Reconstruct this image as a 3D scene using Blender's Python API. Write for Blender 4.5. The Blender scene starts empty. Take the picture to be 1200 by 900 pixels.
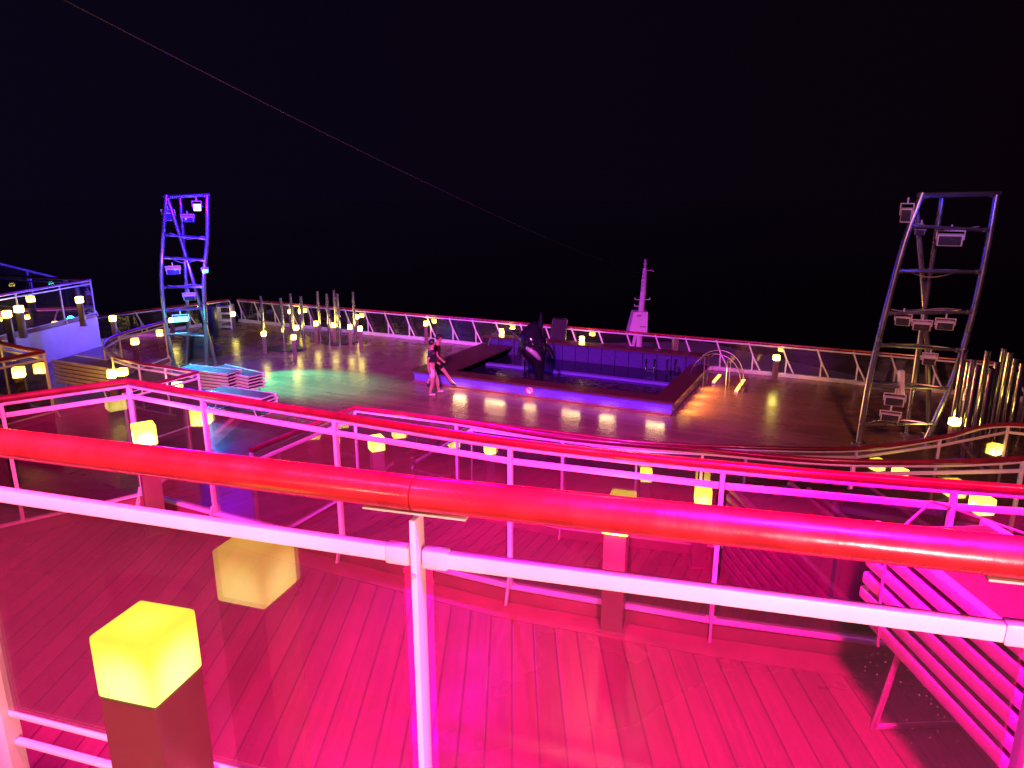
import bpy, bmesh, math, random
from mathutils import Vector, Matrix
random.seed(7)
C = bpy.context.scene
COL = C.collection
R = math.radians

# ------------------------------------------------------------------ camera, sky, lights
H = 5.3                                   # camera above the pool deck (z = 0)
PITCH = 14.81
F = 832.0                                 # focal length in photo pixels (1200 wide)
SP, CP = math.sin(R(PITCH)), math.cos(R(PITCH))
cam_d = bpy.data.cameras.new('camera'); cam = bpy.data.objects.new('camera', cam_d); COL.objects.link(cam)
cam.location = (0, 0, H); cam.rotation_euler = (R(90 - PITCH), 0, 0)
cam_d.sensor_width = 36; cam_d.lens = F / 1200 * 36; cam_d.clip_start = 0.02; cam_d.clip_end = 20000
C.camera = cam
C.view_settings.view_transform = 'Standard'; C.view_settings.look = 'None'
C.view_settings.exposure = 0; C.view_settings.gamma = 1
C.cycles.use_denoising = True
C.cycles.max_bounces = 8; C.cycles.transparent_max_bounces = 40
C.cycles.glossy_bounces = 5; C.cycles.diffuse_bounces = 3
C.cycles.caustics_reflective = False; C.cycles.caustics_refractive = False
C.cycles.sample_clamp_indirect = 4.0

w = bpy.data.worlds.new('World'); C.world = w; w.use_nodes = True
nt = w.node_tree; nt.nodes.clear()
wo = nt.nodes.new('ShaderNodeOutputWorld'); bg = nt.nodes.new('ShaderNodeBackground')
tc = nt.nodes.new('ShaderNodeTexCoord'); sx = nt.nodes.new('ShaderNodeSeparateXYZ')
rm = nt.nodes.new('ShaderNodeMapRange'); rm.inputs[1].default_value = -0.9; rm.inputs[2].default_value = 0.6
mixc = nt.nodes.new('ShaderNodeMix'); mixc.data_type = 'RGBA'
mixc.inputs[6].default_value = (0.0032, 0.0019, 0.0085, 1); mixc.inputs[7].default_value = (0.0024, 0.0007, 0.0024, 1)
nt.links.new(tc.outputs['Generated'], sx.inputs[0]); nt.links.new(sx.outputs[0], rm.inputs[0])
nt.links.new(rm.outputs[0], mixc.inputs[0]); nt.links.new(mixc.outputs[2], bg.inputs[0])
bg.inputs[1].default_value = 1.0
nt.links.new(bg.outputs[0], wo.inputs[0])

def spot(name, loc, target, color, energy, cone=90, blend=0.6, size=0.12):
    l = bpy.data.lights.new(name, 'SPOT'); l.color = color; l.energy = energy
    l.spot_size = R(cone); l.spot_blend = blend; l.shadow_soft_size = size
    o = bpy.data.objects.new(name, l); COL.objects.link(o); o.location = loc
    o.rotation_euler = (Vector(target) - Vector(loc)).to_track_quat('-Z', 'Y').to_euler()
    return o
def point(name, loc, color, energy, size=0.05):
    l = bpy.data.lights.new(name, 'POINT'); l.color = color; l.energy = energy; l.shadow_soft_size = size
    o = bpy.data.objects.new(name, l); COL.objects.link(o); o.location = loc
    return o
def strip(name, loc, target, color, length, energy):
    l = bpy.data.lights.new(name, 'AREA'); l.shape = 'RECTANGLE'; l.size = length; l.size_y = 0.05; l.color = color; l.energy = energy
    o = bpy.data.objects.new(name, l); COL.objects.link(o); o.location = loc
    d = Vector(target) - Vector(loc)
    x = Vector((math.cos(R(26)), -math.sin(R(26)), 0)); z = -(d - x * d.dot(x)).normalized(); y = z.cross(x)
    o.rotation_euler = Matrix((x, y, z)).transposed().to_euler()
    return o
# stage floodlights above and behind the viewer, and unseen fills and spots added
spot('pink_flood', (0.8, 0.2, H + 2.4), (1.05, 2.3, 2.85), (1.0, 0.002, 0.28), 9600, 64, 0.8, 0.38)
spot('peach_fill_starboard', (4.2, 0.6, H + 2.8), (5.0, 6.2, 2.6), (1.0, 0.22, 0.34), 1500, 66, 0.8, 0.15)  # unseen peach fill added to brighten the starboard rails and posts
spot('pink_fill_starboard', (2.6, 0.6, H + 2.2), (3.0, 4.3, 2.6), (1.0, 0.03, 0.26), 500, 34, 0.8, 0.38)  # unseen pink fill added to brighten the loungers at the right
spot('pink_fill_port', (-1.9, 0.3, H + 2.4), (-2.2, 2.9, 2.85), (1.0, 0.035, 0.25), 5600, 70, 0.7, 0.3)  # second pink light, added to fill the darker port half of the deck
spot('magenta_flood', (-0.6, 0.8, H + 2.2), (-0.1, 4.3, 3.1), (0.85, 0.0, 1.0), 250, 46, 0.8, 0.12)
spot('magenta_highlight_spot', (-1.3, 13.4, H + 4.9), (0.0, 3.9, 2.9), (0.85, 0.0, 1.0), 6500, 30, 0.7, 0.42)  # unseen, floats ahead without a mount; placed for the magenta highlight and kerb tops
spot('peach_highlight_spot', (2.0, 13.9, H + 7.3), (0.6, 3.0, 2.9), (1.0, 0.40, 0.30), 1500, 22, 0.7, 0.28)  # unseen, floats ahead; placed for the peach highlight on the near deck
spot('violet_flood', (-2.5, -1.0, H + 6.0), (-0.8, 16.5, 0.0), (0.72, 0.03, 0.80), 46000, 46, 0.9, 0.2)
spot('amber_deck_fill', (-3.5, -1.0, H + 6.5), (-5.0, 21.0, 0.0), (1.0, 0.30, 0.09), 13000, 40, 0.9, 0.2)  # added unseen light, warms the far deck beyond what the cube lamps give
spot('amber_deck_fill_starboard', (3.5, -1.0, H + 6.5), (7.5, 18.0, 0.0), (1.0, 0.30, 0.10), 5500, 34, 0.9, 0.2)  # added unseen light, same warm tint for the starboard side of the deck
spot('rail_flood', (0.7, -2.0, H - 0.35), (0.0, 1.25, H - 0.55), (1.0, 0.40, 0.36), 950, 48, 0.5, 0.12)
spot('warm_flood', (-2.4, -1.2, H - 0.3), (-1.0, 1.5, H - 0.75), (1.0, 0.36, 0.20), 80, 44, 0.6, 0.1)
spot('tower_fill', (3.5, 1.5, H + 2.5), (9.0, 14.9, 2.9), (1.0, 0.34, 0.52), 1800, 26, 0.6, 0.1)  # unseen pink light added to brighten the steel of the right tower

# ------------------------------------------------------------------ plan helpers
A26, B26 = math.sin(R(26)), math.cos(R(26))
def S(a, b):                               # ship axes (a forward, b starboard) to world
    return (A26 * a + B26 * b, B26 * a - A26 * b)
def G(px, py, d):                          # ground position of a measured point d below eye height
    u, v = (px - 600) / F, (py - 450) / F
    k = d / (SP + v * CP)
    return (u * k, (CP - v * SP) * k)
def T(px, py, D):                          # measured point at forward distance D
    u, v = (px - 600) / F, (py - 450) / F
    k = D / (CP - v * SP)
    return Vector((u * k, D, H - k * (SP + v * CP)))

ZV, Z2, Z1, Z5 = H - 1.60, H - 2.45, H - 3.30, H - 4.15     # viewer's deck and the terraces below it

# ------------------------------------------------------------------ materials
def mat(name, color=(0.5, 0.5, 0.5), rough=0.5, metal=0.0, noise=0.0, nscale=8, bump=0.0, bscale=40, coat=0.0, rvar=0.0, spec=0.5):
    m = bpy.data.materials.new(name); m.use_nodes = True
    n = m.node_tree; b = n.nodes['Principled BSDF']
    b.inputs['Base Color'].default_value = (*color, 1); b.inputs['Roughness'].default_value = rough
    b.inputs['Metallic'].default_value = metal; b.inputs['Coat Weight'].default_value = coat
    b.inputs['Coat Roughness'].default_value = 0.12
    b.inputs['Specular IOR Level'].default_value = spec
    if noise or bump or rvar:
        t = n.nodes.new('ShaderNodeTexCoord')
    if noise or rvar:
        x = n.nodes.new('ShaderNodeTexNoise'); x.inputs['Scale'].default_value = nscale; x.inputs['Detail'].default_value = 6
        n.links.new(t.outputs['Object'], x.inputs['Vector'])
    if noise:
        r = n.nodes.new('ShaderNodeMapRange'); r.inputs[1].default_value = 0.3; r.inputs[2].default_value = 0.7
        r.inputs[3].default_value = 1 - noise; r.inputs[4].default_value = 1 + noise
        n.links.new(x.outputs['Fac'], r.inputs[0])
        mu = n.nodes.new('ShaderNodeMix'); mu.data_type = 'RGBA'; mu.blend_type = 'MULTIPLY'; mu.inputs[0].default_value = 1
        mu.inputs[6].default_value = (*color, 1); n.links.new(r.outputs[0], mu.inputs[7])
        n.links.new(mu.outputs[2], b.inputs['Base Color'])
    if rvar:
        r = n.nodes.new('ShaderNodeMapRange'); r.inputs[1].default_value = 0.3; r.inputs[2].default_value = 0.7
        r.inputs[3].default_value = max(0.02, rough - rvar); r.inputs[4].default_value = rough + rvar
        n.links.new(x.outputs['Fac'], r.inputs[0]); n.links.new(r.outputs[0], b.inputs['Roughness'])
    if bump:
        y = n.nodes.new('ShaderNodeTexNoise'); y.inputs['Scale'].default_value = bscale; y.inputs['Detail'].default_value = 4
        n.links.new(t.outputs['Object'], y.inputs['Vector'])
        bu = n.nodes.new('ShaderNodeBump'); bu.inputs['Strength'].default_value = bump; bu.inputs['Distance'].default_value = 0.01
        n.links.new(y.outputs['Fac'], bu.inputs['Height']); n.links.new(bu.outputs[0], b.inputs['Normal'])
    return m

def emis(name, color, strength):
    m = bpy.data.materials.new(name); m.use_nodes = True
    n = m.node_tree; n.nodes.clear()
    o = n.nodes.new('ShaderNodeOutputMaterial'); e = n.nodes.new('ShaderNodeEmission')
    e.inputs[0].default_value = (*color, 1); e.inputs[1].default_value = strength
    n.links.new(e.outputs[0], o.inputs[0]); return m

def deck_mat(name, color, rot, width, rough, seam=0.0045, dark=0.12, bump=0.12, spec=0.5, rv=(0.1, 0.14), tv=(0.75, 1.15)):
    m = bpy.data.materials.new(name); m.use_nodes = True
    n = m.node_tree; L = n.links; b = n.nodes['Principled BSDF']
    N = n.nodes.new
    def math_(op, a=None, v=None, c=None):
        x = N('ShaderNodeMath'); x.operation = op
        if a is not None: L.new(a, x.inputs[0])
        if v is not None:
            if hasattr(v, 'is_linked'): L.new(v, x.inputs[1])
            else: x.inputs[1].default_value = v
        return x.outputs[0]
    t = N('ShaderNodeTexCoord'); mp = N('ShaderNodeMapping'); mp.inputs['Rotation'].default_value = (0, 0, rot)
    L.new(t.outputs['Object'], mp.inputs[0])
    sp = N('ShaderNodeSeparateXYZ'); L.new(mp.outputs[0], sp.inputs[0])
    q = math_('DIVIDE', sp.outputs[0], width); fr = math_('FRACT', q); fl = math_('FLOOR', q)
    edge = math_('PINGPONG', q, 0.5)
    seamf = N('ShaderNodeMapRange'); seamf.inputs[1].default_value = seam / width; seamf.inputs[2].default_value = seam / width * 2.2
    seamf.inputs[3].default_value = 0; seamf.inputs[4].default_value = 1
    L.new(edge, seamf.inputs[0])
    wn = N('ShaderNodeTexWhiteNoise'); wn.noise_dimensions = '1D'; L.new(fl, wn.inputs['W'])
    tone = N('ShaderNodeMapRange'); tone.inputs[3].default_value = 0.84; tone.inputs[4].default_value = 1.14; L.new(wn.outputs[0], tone.inputs[0])
    # grain stretched along the plank
    mp2 = N('ShaderNodeMapping'); mp2.inputs['Scale'].default_value = (45, 1.6, 10); L.new(mp.outputs[0], mp2.inputs[0])
    gn = N('ShaderNodeTexNoise'); gn.inputs['Scale'].default_value = 1; gn.inputs['Detail'].default_value = 5; L.new(mp2.outputs[0], gn.inputs['Vector'])
    gr = N('ShaderNodeMapRange'); gr.inputs[1].default_value = 0.3; gr.inputs[2].default_value = 0.7; gr.inputs[3].default_value = 0.86; gr.inputs[4].default_value = 1.1
    L.new(gn.outputs['Fac'], gr.inputs[0])
    st = N('ShaderNodeTexNoise'); st.inputs['Scale'].default_value = 0.9; st.inputs['Detail'].default_value = 7; L.new(t.outputs['Object'], st.inputs['Vector'])
    sr = N('ShaderNodeMapRange'); sr.inputs[1].default_value = 0.3; sr.inputs[2].default_value = 0.72; sr.inputs[3].default_value = tv[0]; sr.inputs[4].default_value = tv[1]
    L.new(st.outputs['Fac'], sr.inputs[0])
    f = math_('MULTIPLY', tone.outputs[0], gr.outputs[0]); f = math_('MULTIPLY', f, sr.outputs[0])
    sd = N('ShaderNodeMapRange'); sd.inputs[3].default_value = dark; sd.inputs[4].default_value = 1; L.new(seamf.outputs[0], sd.inputs[0])
    f = math_('MULTIPLY', f, sd.outputs[0])
    mu = N('ShaderNodeMix'); mu.data_type = 'RGBA'; mu.blend_type = 'MULTIPLY'; mu.inputs[0].default_value = 1
    mu.inputs[6].default_value = (*color, 1); L.new(f, mu.inputs[7]); L.new(mu.outputs[2], b.inputs['Base Color'])
    rr = N('ShaderNodeMapRange'); rr.inputs[1].default_value = 0.35; rr.inputs[2].default_value = 0.68
    rr.inputs[3].default_value = rough - rv[0]; rr.inputs[4].default_value = rough + rv[1]
    L.new(st.outputs['Fac'], rr.inputs[0]); L.new(rr.outputs[0], b.inputs['Roughness'])
    bn = N('ShaderNodeTexNoise'); bn.inputs['Scale'].default_value = 22; bn.inputs['Detail'].default_value = 3; L.new(t.outputs['Object'], bn.inputs['Vector'])
    hs = math_('MULTIPLY', bn.outputs['Fac'], 0.35); hs = math_('ADD', hs, seamf.outputs[0])
    bu = N('ShaderNodeBump'); bu.inputs['Strength'].default_value = bump; bu.inputs['Distance'].default_value = 0.01
    L.new(hs, bu.inputs['Height']); L.new(bu.outputs[0], b.inputs['Normal'])
    b.inputs['Specular IOR Level'].default_value = spec
    return m

def glass_mat(name, tint, refl, edge, drops=False):
    m = bpy.data.materials.new(name); m.use_nodes = True
    n = m.node_tree; n.nodes.clear(); L = n.links
    o = n.nodes.new('ShaderNodeOutputMaterial'); tr = n.nodes.new('ShaderNodeBsdfTransparent'); tr.inputs[0].default_value = (*tint, 1)
    gl = n.nodes.new('ShaderNodeBsdfGlossy'); gl.inputs['Roughness'].default_value = 0.015; gl.inputs[0].default_value = (0.95, 0.92, 0.88, 1)
    lw = n.nodes.new('ShaderNodeLayerWeight'); lw.inputs[0].default_value = 0.35
    mr = n.nodes.new('ShaderNodeMapRange'); mr.inputs[3].default_value = refl; mr.inputs[4].default_value = edge
    L.new(lw.outputs['Facing'], mr.inputs[0])
    mx = n.nodes.new('ShaderNodeMixShader'); L.new(mr.outputs[0], mx.inputs[0]); L.new(tr.outputs[0], mx.inputs[1]); L.new(gl.outputs[0], mx.inputs[2])
    # salt film: a faint diffuse veil in patches with specks
    df = n.nodes.new('ShaderNodeBsdfDiffuse'); df.inputs[0].default_value = (0.6, 0.58, 0.58, 1)
    t = n.nodes.new('ShaderNodeTexCoord'); nz = n.nodes.new('ShaderNodeTexNoise'); nz.inputs['Scale'].default_value = 2.2; nz.inputs['Detail'].default_value = 9
    L.new(t.outputs['Object'], nz.inputs['Vector'])
    vo = n.nodes.new('ShaderNodeTexVoronoi'); vo.inputs['Scale'].default_value = 85; L.new(t.outputs['Object'], vo.inputs['Vector'])
    v1 = n.nodes.new('ShaderNodeMapRange'); v1.inputs[1].default_value = 0.06; v1.inputs[2].default_value = 0.16; v1.inputs[3].default_value = 0.22; v1.inputs[4].default_value = 0.0
    L.new(vo.outputs['Distance'], v1.inputs[0])
    n1 = n.nodes.new('ShaderNodeMapRange'); n1.inputs[1].default_value = 0.52; n1.inputs[2].default_value = 0.72; n1.inputs[3].default_value = 0.0; n1.inputs[4].default_value = 1.0
    L.new(nz.outputs['Fac'], n1.inputs[0])
    mm = n.nodes.new('ShaderNodeMath'); mm.operation = 'MULTIPLY_ADD'; L.new(v1.outputs[0], mm.inputs[0]); L.new(n1.outputs[0], mm.inputs[1]); mm.inputs[2].default_value = 0.012
    mx2 = n.nodes.new('ShaderNodeMixShader'); L.new(mm.outputs[0], mx2.inputs[0]); L.new(mx.outputs[0], mx2.inputs[1]); L.new(df.outputs[0], mx2.inputs[2])
    L.new(mx2.outputs[0], o.inputs[0]); return m

def lamp_mat(name, strength):
    """frosted cube with a bulb low inside: hot low on each side, dimmer along the thick edges"""
    m = bpy.data.materials.new(name); m.use_nodes = True
    n = m.node_tree; n.nodes.clear(); L = n.links; N = n.nodes.new
    def mt(op, a, b=None, c=None):
        x = N('ShaderNodeMath'); x.operation = op
        for k, q in enumerate((a, b, c)):
            if q is None: continue
            if hasattr(q, 'is_linked'): L.new(q, x.inputs[k])
            else: x.inputs[k].default_value = q
        return x.outputs[0]
    def mr(v, a, b, c, d):
        r = N('ShaderNodeMapRange'); r.interpolation_type = 'SMOOTHSTEP'; L.new(v, r.inputs[0])
        for k, q in enumerate((a, b, c, d)): r.inputs[k + 1].default_value = q
        return r.outputs[0]
    o = N('ShaderNodeOutputMaterial'); e = N('ShaderNodeEmission'); t = N('ShaderNodeTexCoord')
    sp = N('ShaderNodeSeparateXYZ'); L.new(t.outputs['Object'], sp.inputs[0])
    ax, ay, az = [mt('ABSOLUTE', q) for q in sp.outputs]
    mx = mt('MAXIMUM', mt('MAXIMUM', ax, ay), az); mn = mt('MINIMUM', mt('MINIMUM', ax, ay), az)
    second = mt('SUBTRACT', mt('SUBTRACT', mt('ADD', mt('ADD', ax, ay), az), mx), mn)
    edge = mr(second, 0.040, 0.074, 1.0, 0.86)
    vm = N('ShaderNodeVectorMath'); vm.operation = 'DISTANCE'; vm.inputs[1].default_value = (0, 0, -0.042); L.new(t.outputs['Object'], vm.inputs[0])
    hot = mr(vm.outputs['Value'], 0.050, 0.122, 1.0, 0.0)
    top = mr(sp.outputs[2], 0.066, 0.073, 1.0, 0.90)
    nz = N('ShaderNodeTexNoise'); nz.inputs['Scale'].default_value = 14; nz.inputs['Detail'].default_value = 5; L.new(t.outputs['Object'], nz.inputs['Vector'])
    f = mt('MULTIPLY', mt('MULTIPLY', edge, top), mr(nz.outputs['Fac'], 0.2, 0.8, 0.93, 1.05))
    mc = N('ShaderNodeMix'); mc.data_type = 'RGBA'
    mc.inputs[6].default_value = (0.95, 0.68, 0.055, 1); mc.inputs[7].default_value = (1.6, 1.4, 0.36, 1)
    L.new(hot, mc.inputs[0]); L.new(mc.outputs[2], e.inputs[0])
    L.new(mt('MULTIPLY', f, strength), e.inputs[1]); L.new(e.outputs[0], o.inputs[0]); return m

M = {}
M['deck_near'] = deck_mat('teak_planks', (0.25, 0.075, 0.115), 0, 0.125, 0.32, 0.003, 0.5, tv=(0.86, 1.08))
M['deck_far'] = deck_mat('teak_planks_wet', (0.26, 0.13, 0.085), R(-64), 0.14, 0.26, 0.004, 0.45, 0.07, rv=(0.03, 0.06), tv=(0.86, 1.08))
M['deck_mid'] = deck_mat('teak_planks_terrace', (0.15, 0.08, 0.075), R(26), 0.125, 0.36)
M['margin'] = mat('margin_board', (0.25, 0.08, 0.115), 0.32, noise=0.15, nscale=5, bump=0.08)
M['wood'] = mat('varnished_rail_wood', (0.40, 0.026, 0.026), 0.30, noise=0.24, nscale=11, bump=0.10, bscale=34, coat=0.35, rvar=0.12)
M['wood_dim'] = mat('dimmed_rail_wood', (0.20, 0.016, 0.026), 0.34, noise=0.3, nscale=10, bump=0.05, bscale=60, coat=0.3)  # rail wood in a darker copy, standing in for weaker light on the terraces
M['no_glare_deck'] = mat('no_glare_deck_dark', (0.03, 0.028, 0.028), 0.8, noise=0.2, nscale=20)  # made-up dark finish, keeps the unseen deck's reflection out of the glass
M['white'] = mat('white_paint', (0.78, 0.76, 0.74), 0.38, noise=0.07, nscale=9, bump=0.05, bscale=30)
M['wall'] = mat('white_steel_plating', (0.70, 0.69, 0.69), 0.5, noise=0.08, nscale=2.5, bump=0.03, bscale=3)
M['joint'] = mat('clamp_paint', (0.72, 0.68, 0.66), 0.35, noise=0.05)
M['chrome'] = mat('polished_steel', (0.62, 0.62, 0.64), 0.14, 1.0, rvar=0.08, nscale=3)
M['brushed'] = mat('brushed_steel', (0.36, 0.36, 0.38), 0.32, 0.9, rvar=0.08, nscale=3)
M['pedestal'] = mat('pedestal_paint', (0.20, 0.13, 0.11), 0.28, noise=0.12, nscale=6)
M['pedestal_dark'] = mat('brown_pedestal_paint', (0.075, 0.045, 0.03), 0.24, noise=0.12, nscale=6)
M['sling'] = mat('sling_fabric', (0.12, 0.07, 0.08), 0.7, noise=0.2, nscale=30, bump=0.2, bscale=220)
M['sling_dark_and_shade'] = mat('dark_and_shaded_sling', (0.02, 0.017, 0.02), 0.75, noise=0.2, nscale=30, bump=0.2, bscale=220)  # black on the upright lounger; stands in for shade on the stack
M['frame_shade'] = mat('shaded_lounger_frame', (0.13, 0.10, 0.11), 0.4, noise=0.1, nscale=12)  # lounger frame in a darker copy, standing in for shade
M['lounger'] = mat('lounger_frame_paint', (0.74, 0.70, 0.69), 0.36, noise=0.08, nscale=12)
M['rope'] = mat('rope_fibre', (0.6, 0.55, 0.5), 0.8, noise=0.2, nscale=90)
M['dark'] = mat('dark_cabinet', (0.035, 0.037, 0.04), 0.45, noise=0.2, nscale=5)
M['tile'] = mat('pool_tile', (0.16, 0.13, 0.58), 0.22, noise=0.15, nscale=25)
M['tile_shade'] = mat('shaded_pool_tile', (0.07, 0.05, 0.22), 0.25, noise=0.2, nscale=20)  # pool tile in a darker copy, dimmer light put into the back wall colour
M['coping'] = mat('coping_wood', (0.085, 0.028, 0.026), 0.35, noise=0.2, nscale=9)
M['housing'] = mat('lamp_housing', (0.62, 0.55, 0.58), 0.4, noise=0.1, nscale=12)
M['lens'] = mat('lens_glass', (0.05, 0.05, 0.06), 0.06)
M['cable'] = mat('cable_sheath', (0.28, 0.27, 0.27), 0.5, noise=0.1, nscale=20)
M['wire'] = mat('old_wire', (0.018, 0.024, 0.020), 0.6, noise=0.1, nscale=20)
M['skin'] = mat('skin', (0.45, 0.24, 0.17), 0.5, noise=0.06)
M['hair'] = mat('hair', (0.012, 0.009, 0.008), 0.5, noise=0.3, nscale=60)
M['tee_black'] = mat('black_cotton', (0.014, 0.014, 0.02), 0.85, noise=0.2, nscale=30)
M['tee_red'] = mat('dark_red_cotton', (0.10, 0.012, 0.014), 0.85, noise=0.2, nscale=30)
M['short_pale'] = mat('pale_cotton', (0.62, 0.55, 0.60), 0.8, noise=0.1, nscale=30)
M['short_dark'] = mat('dark_cotton', (0.02, 0.018, 0.02), 0.85, noise=0.2, nscale=30)
M['shoe_pale'] = mat('pale_shoe', (0.55, 0.5, 0.5), 0.6, noise=0.1)
M['shoe_dark'] = mat('dark_shoe', (0.02, 0.02, 0.02), 0.5, noise=0.1)
M['statue_black'] = mat('statue_gloss_black', (0.01, 0.01, 0.016), 0.12, noise=0.3, nscale=6, bump=0.15, bscale=14)
M['statue_white'] = mat('statue_gloss_white', (0.30, 0.30, 0.32), 0.2, noise=0.1, nscale=8)
M['red_sign'] = mat('red_enamel', (0.55, 0.03, 0.04), 0.4, noise=0.05)
M['white_sign'] = mat('white_enamel', (0.8, 0.7, 0.7), 0.4, noise=0.05)
M['glass'] = glass_mat('rail_glass', (0.76, 0.72, 0.71), 0.09, 0.75)
M['glass_far'] = glass_mat('terrace_glass', (0.74, 0.70, 0.69), 0.055, 0.7)
M['pane'] = glass_mat('screen_glass', (0.93, 0.93, 0.94), 0.03, 0.6)
M['lamp'] = lamp_mat('cube_lamp_glow', 1.55)
M['lampmid'] = lamp_mat('cube_lamp_glow_mid', 5.5)
M['lampfar'] = lamp_mat('cube_lamp_glow_far', 24.0)
M['blue_led'] = emis('blue_led', (0.25, 0.30, 1.0), 14)
M['cyan_led'] = emis('cyan_led', (0.10, 1.0, 0.95), 7)
M['violet_led'] = emis('violet_led', (0.16, 0.02, 1.0), 1.3)
M['violet_dim'] = emis('violet_led_dim', (0.22, 0.02, 1.0), 0.3)
M['amber_led'] = emis('amber_led', (1.0, 0.42, 0.06), 6.0)
M['hull'] = mat('hull_paint', (0.6, 0.6, 0.6), 0.5, noise=0.05)
def water_mat(name, color, rough, s, strength):
    m = mat(name, color, rough)
    n = m.node_tree; t = n.nodes.new('ShaderNodeTexCoord'); x = n.nodes.new('ShaderNodeTexNoise')
    x.inputs['Scale'].default_value = s; x.inputs['Detail'].default_value = 3; x.inputs['Distortion'].default_value = 0.6
    n.links.new(t.outputs['Object'], x.inputs['Vector'])
    bu = n.nodes.new('ShaderNodeBump'); bu.inputs['Strength'].default_value = strength; bu.inputs['Distance'].default_value = 0.05
    n.links.new(x.outputs['Fac'], bu.inputs['Height']); n.links.new(bu.outputs[0], n.nodes['Principled BSDF'].inputs['Normal'])
    return m
M['water'] = water_mat('pool_water', (0.012, 0.010, 0.03), 0.03, 5.0, 0.35)
M['sea'] = water_mat('sea_water', (0.02, 0.02, 0.03), 0.06, 0.12, 0.03)

# ------------------------------------------------------------------ mesh helpers
class MB:
    def __init__(s): s.bm = bmesh.new()
    def box(s, c, size, rz=0.0, bev=0.0, mtx=None, seg=2):
        tmp = bmesh.new(); bmesh.ops.create_cube(tmp, size=1)
        for v in tmp.verts: v.co = Vector((v.co.x * size[0], v.co.y * size[1], v.co.z * size[2]))
        if bev: bmesh.ops.bevel(tmp, geom=tmp.edges[:], offset=bev, segments=seg, affect='EDGES', profile=0.6)
        mx = Matrix.Translation(Vector(c)) @ (mtx if mtx is not None else Matrix.Rotation(rz, 4, 'Z'))
        bmesh.ops.transform(tmp, matrix=mx, verts=tmp.verts)
        s._join(tmp); return s
    def _join(s, tmp):
        me = bpy.data.meshes.new('tmp'); tmp.to_mesh(me); tmp.free(); s.bm.from_mesh(me); bpy.data.meshes.remove(me)
    def beam(s, p, q, wdt, hgt, bev=0.0, up=(0, 0, 1)):
        p, q = Vector(p), Vector(q); d = q - p; L = d.length; x = d.normalized(); u = Vector(up)
        y = u.cross(x).normalized(); z = x.cross(y)
        m = Matrix((x, y, z)).transposed().to_4x4()
        return s.box((p + q) / 2, (L, wdt, hgt), bev=bev, mtx=m)
    def tube(s, pts, r, n=10, cap=True, ry=1.0):
        pts = [Vector(p) for p in pts]; rs = r if isinstance(r, (list, tuple)) else [r] * len(pts)
        rings = []; up = None
        for i, p in enumerate(pts):
            t0 = (pts[i] - pts[i - 1]).normalized() if i else (pts[1] - pts[0]).normalized()
            t1 = (pts[i + 1] - pts[i]).normalized() if i < len(pts) - 1 else t0
            t = (t0 + t1).normalized()
            if up is None:
                up = Vector((0, 0, 1)) if abs(t.z) < 0.9 else Vector((0, 1, 0))
            sd = t.cross(up).normalized(); up = sd.cross(t).normalized()
            k = 1 / max(0.5, t0.dot(t))
            ring = []
            for j in range(n):
                a = 2 * math.pi * j / n
                ring.append(s.bm.verts.new(p + sd * (math.cos(a) * rs[i] * k) + up * (math.sin(a) * rs[i] * ry)))
            rings.append(ring)
        for a, b in zip(rings, rings[1:]):
            for j in range(n): s.bm.faces.new((a[j], a[(j + 1) % n], b[(j + 1) % n], b[j]))
        if cap:
            s.bm.faces.new(rings[0][::-1]); s.bm.faces.new(rings[-1])
        return s
    def prism(s, poly, z0, z1):
        lo = [s.bm.verts.new((x, y, z0)) for x, y in poly]; hi = [s.bm.verts.new((x, y, z1)) for x, y in poly]
        n = len(poly)
        s.bm.faces.new(lo[::-1]); s.bm.faces.new(hi)
        for i in range(n): s.bm.faces.new((lo[i], lo[(i + 1) % n], hi[(i + 1) % n], hi[i]))
        return s
    def cyl(s, c, r, h, n=24, r2=None):
        return s.tube([(c[0], c[1], c[2]), (c[0], c[1], c[2] + h)], [r, r if r2 is None else r2], n)
    def build(s, name, m, parent=None, smooth=35):
        bmesh.ops.recalc_face_normals(s.bm, faces=s.bm.faces[:])
        me = bpy.data.meshes.new(name); s.bm.to_mesh(me); s.bm.free()
        me.materials.append(m)
        if smooth:
            for p in me.polygons: p.use_smooth = True
            me.set_sharp_from_angle(angle=R(smooth))
        o = bpy.data.objects.new(name, me); COL.objects.link(o)
        if parent is not None:
            o.parent = parent; o.matrix_parent_inverse = Matrix.Translation(-Vector(parent.location)) if parent.get('_w') else Matrix()
        return o
def tag(o, label, cat, group=None):
    o['label'] = label; o['category'] = cat
    if group: o['group'] = group
    return o
def thing(name, label, cat, loc=(0, 0, 0), group=None, rz=0.0, world=False):
    o = bpy.data.objects.new(name, None); COL.objects.link(o); o.location = loc; o.rotation_euler = (0, 0, rz)
    o.empty_display_size = 0.1
    tag(o, label, cat, group)
    if world: WORLD.add(o.name)
    return o
WORLD = set()
def part(mb, name, m, parent, smooth=35):         # part given in world coordinates under an unrotated thing
    o = mb.build(name, m, None, smooth); o.parent = parent
    top = parent
    off = Vector((0, 0, 0))
    while top is not None: off += Vector(top.location); top = top.parent
    o.data.transform(Matrix.Translation(-off))
    return o
def lpart(mb, name, m, parent, smooth=35):        # part in the thing's own coordinates
    o = mb.build(name, m, None, smooth); o.parent = parent; return o
def struct(mb, name, m, smooth=0):
    o = mb.build(name, m, None, smooth); o['kind'] = 'structure'; return o
def copy_tree(o, parent=None):
    c = o.copy(); COL.objects.link(c); c.parent = parent
    for ch in list(o.children): copy_tree(ch, c)
    return c

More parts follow.
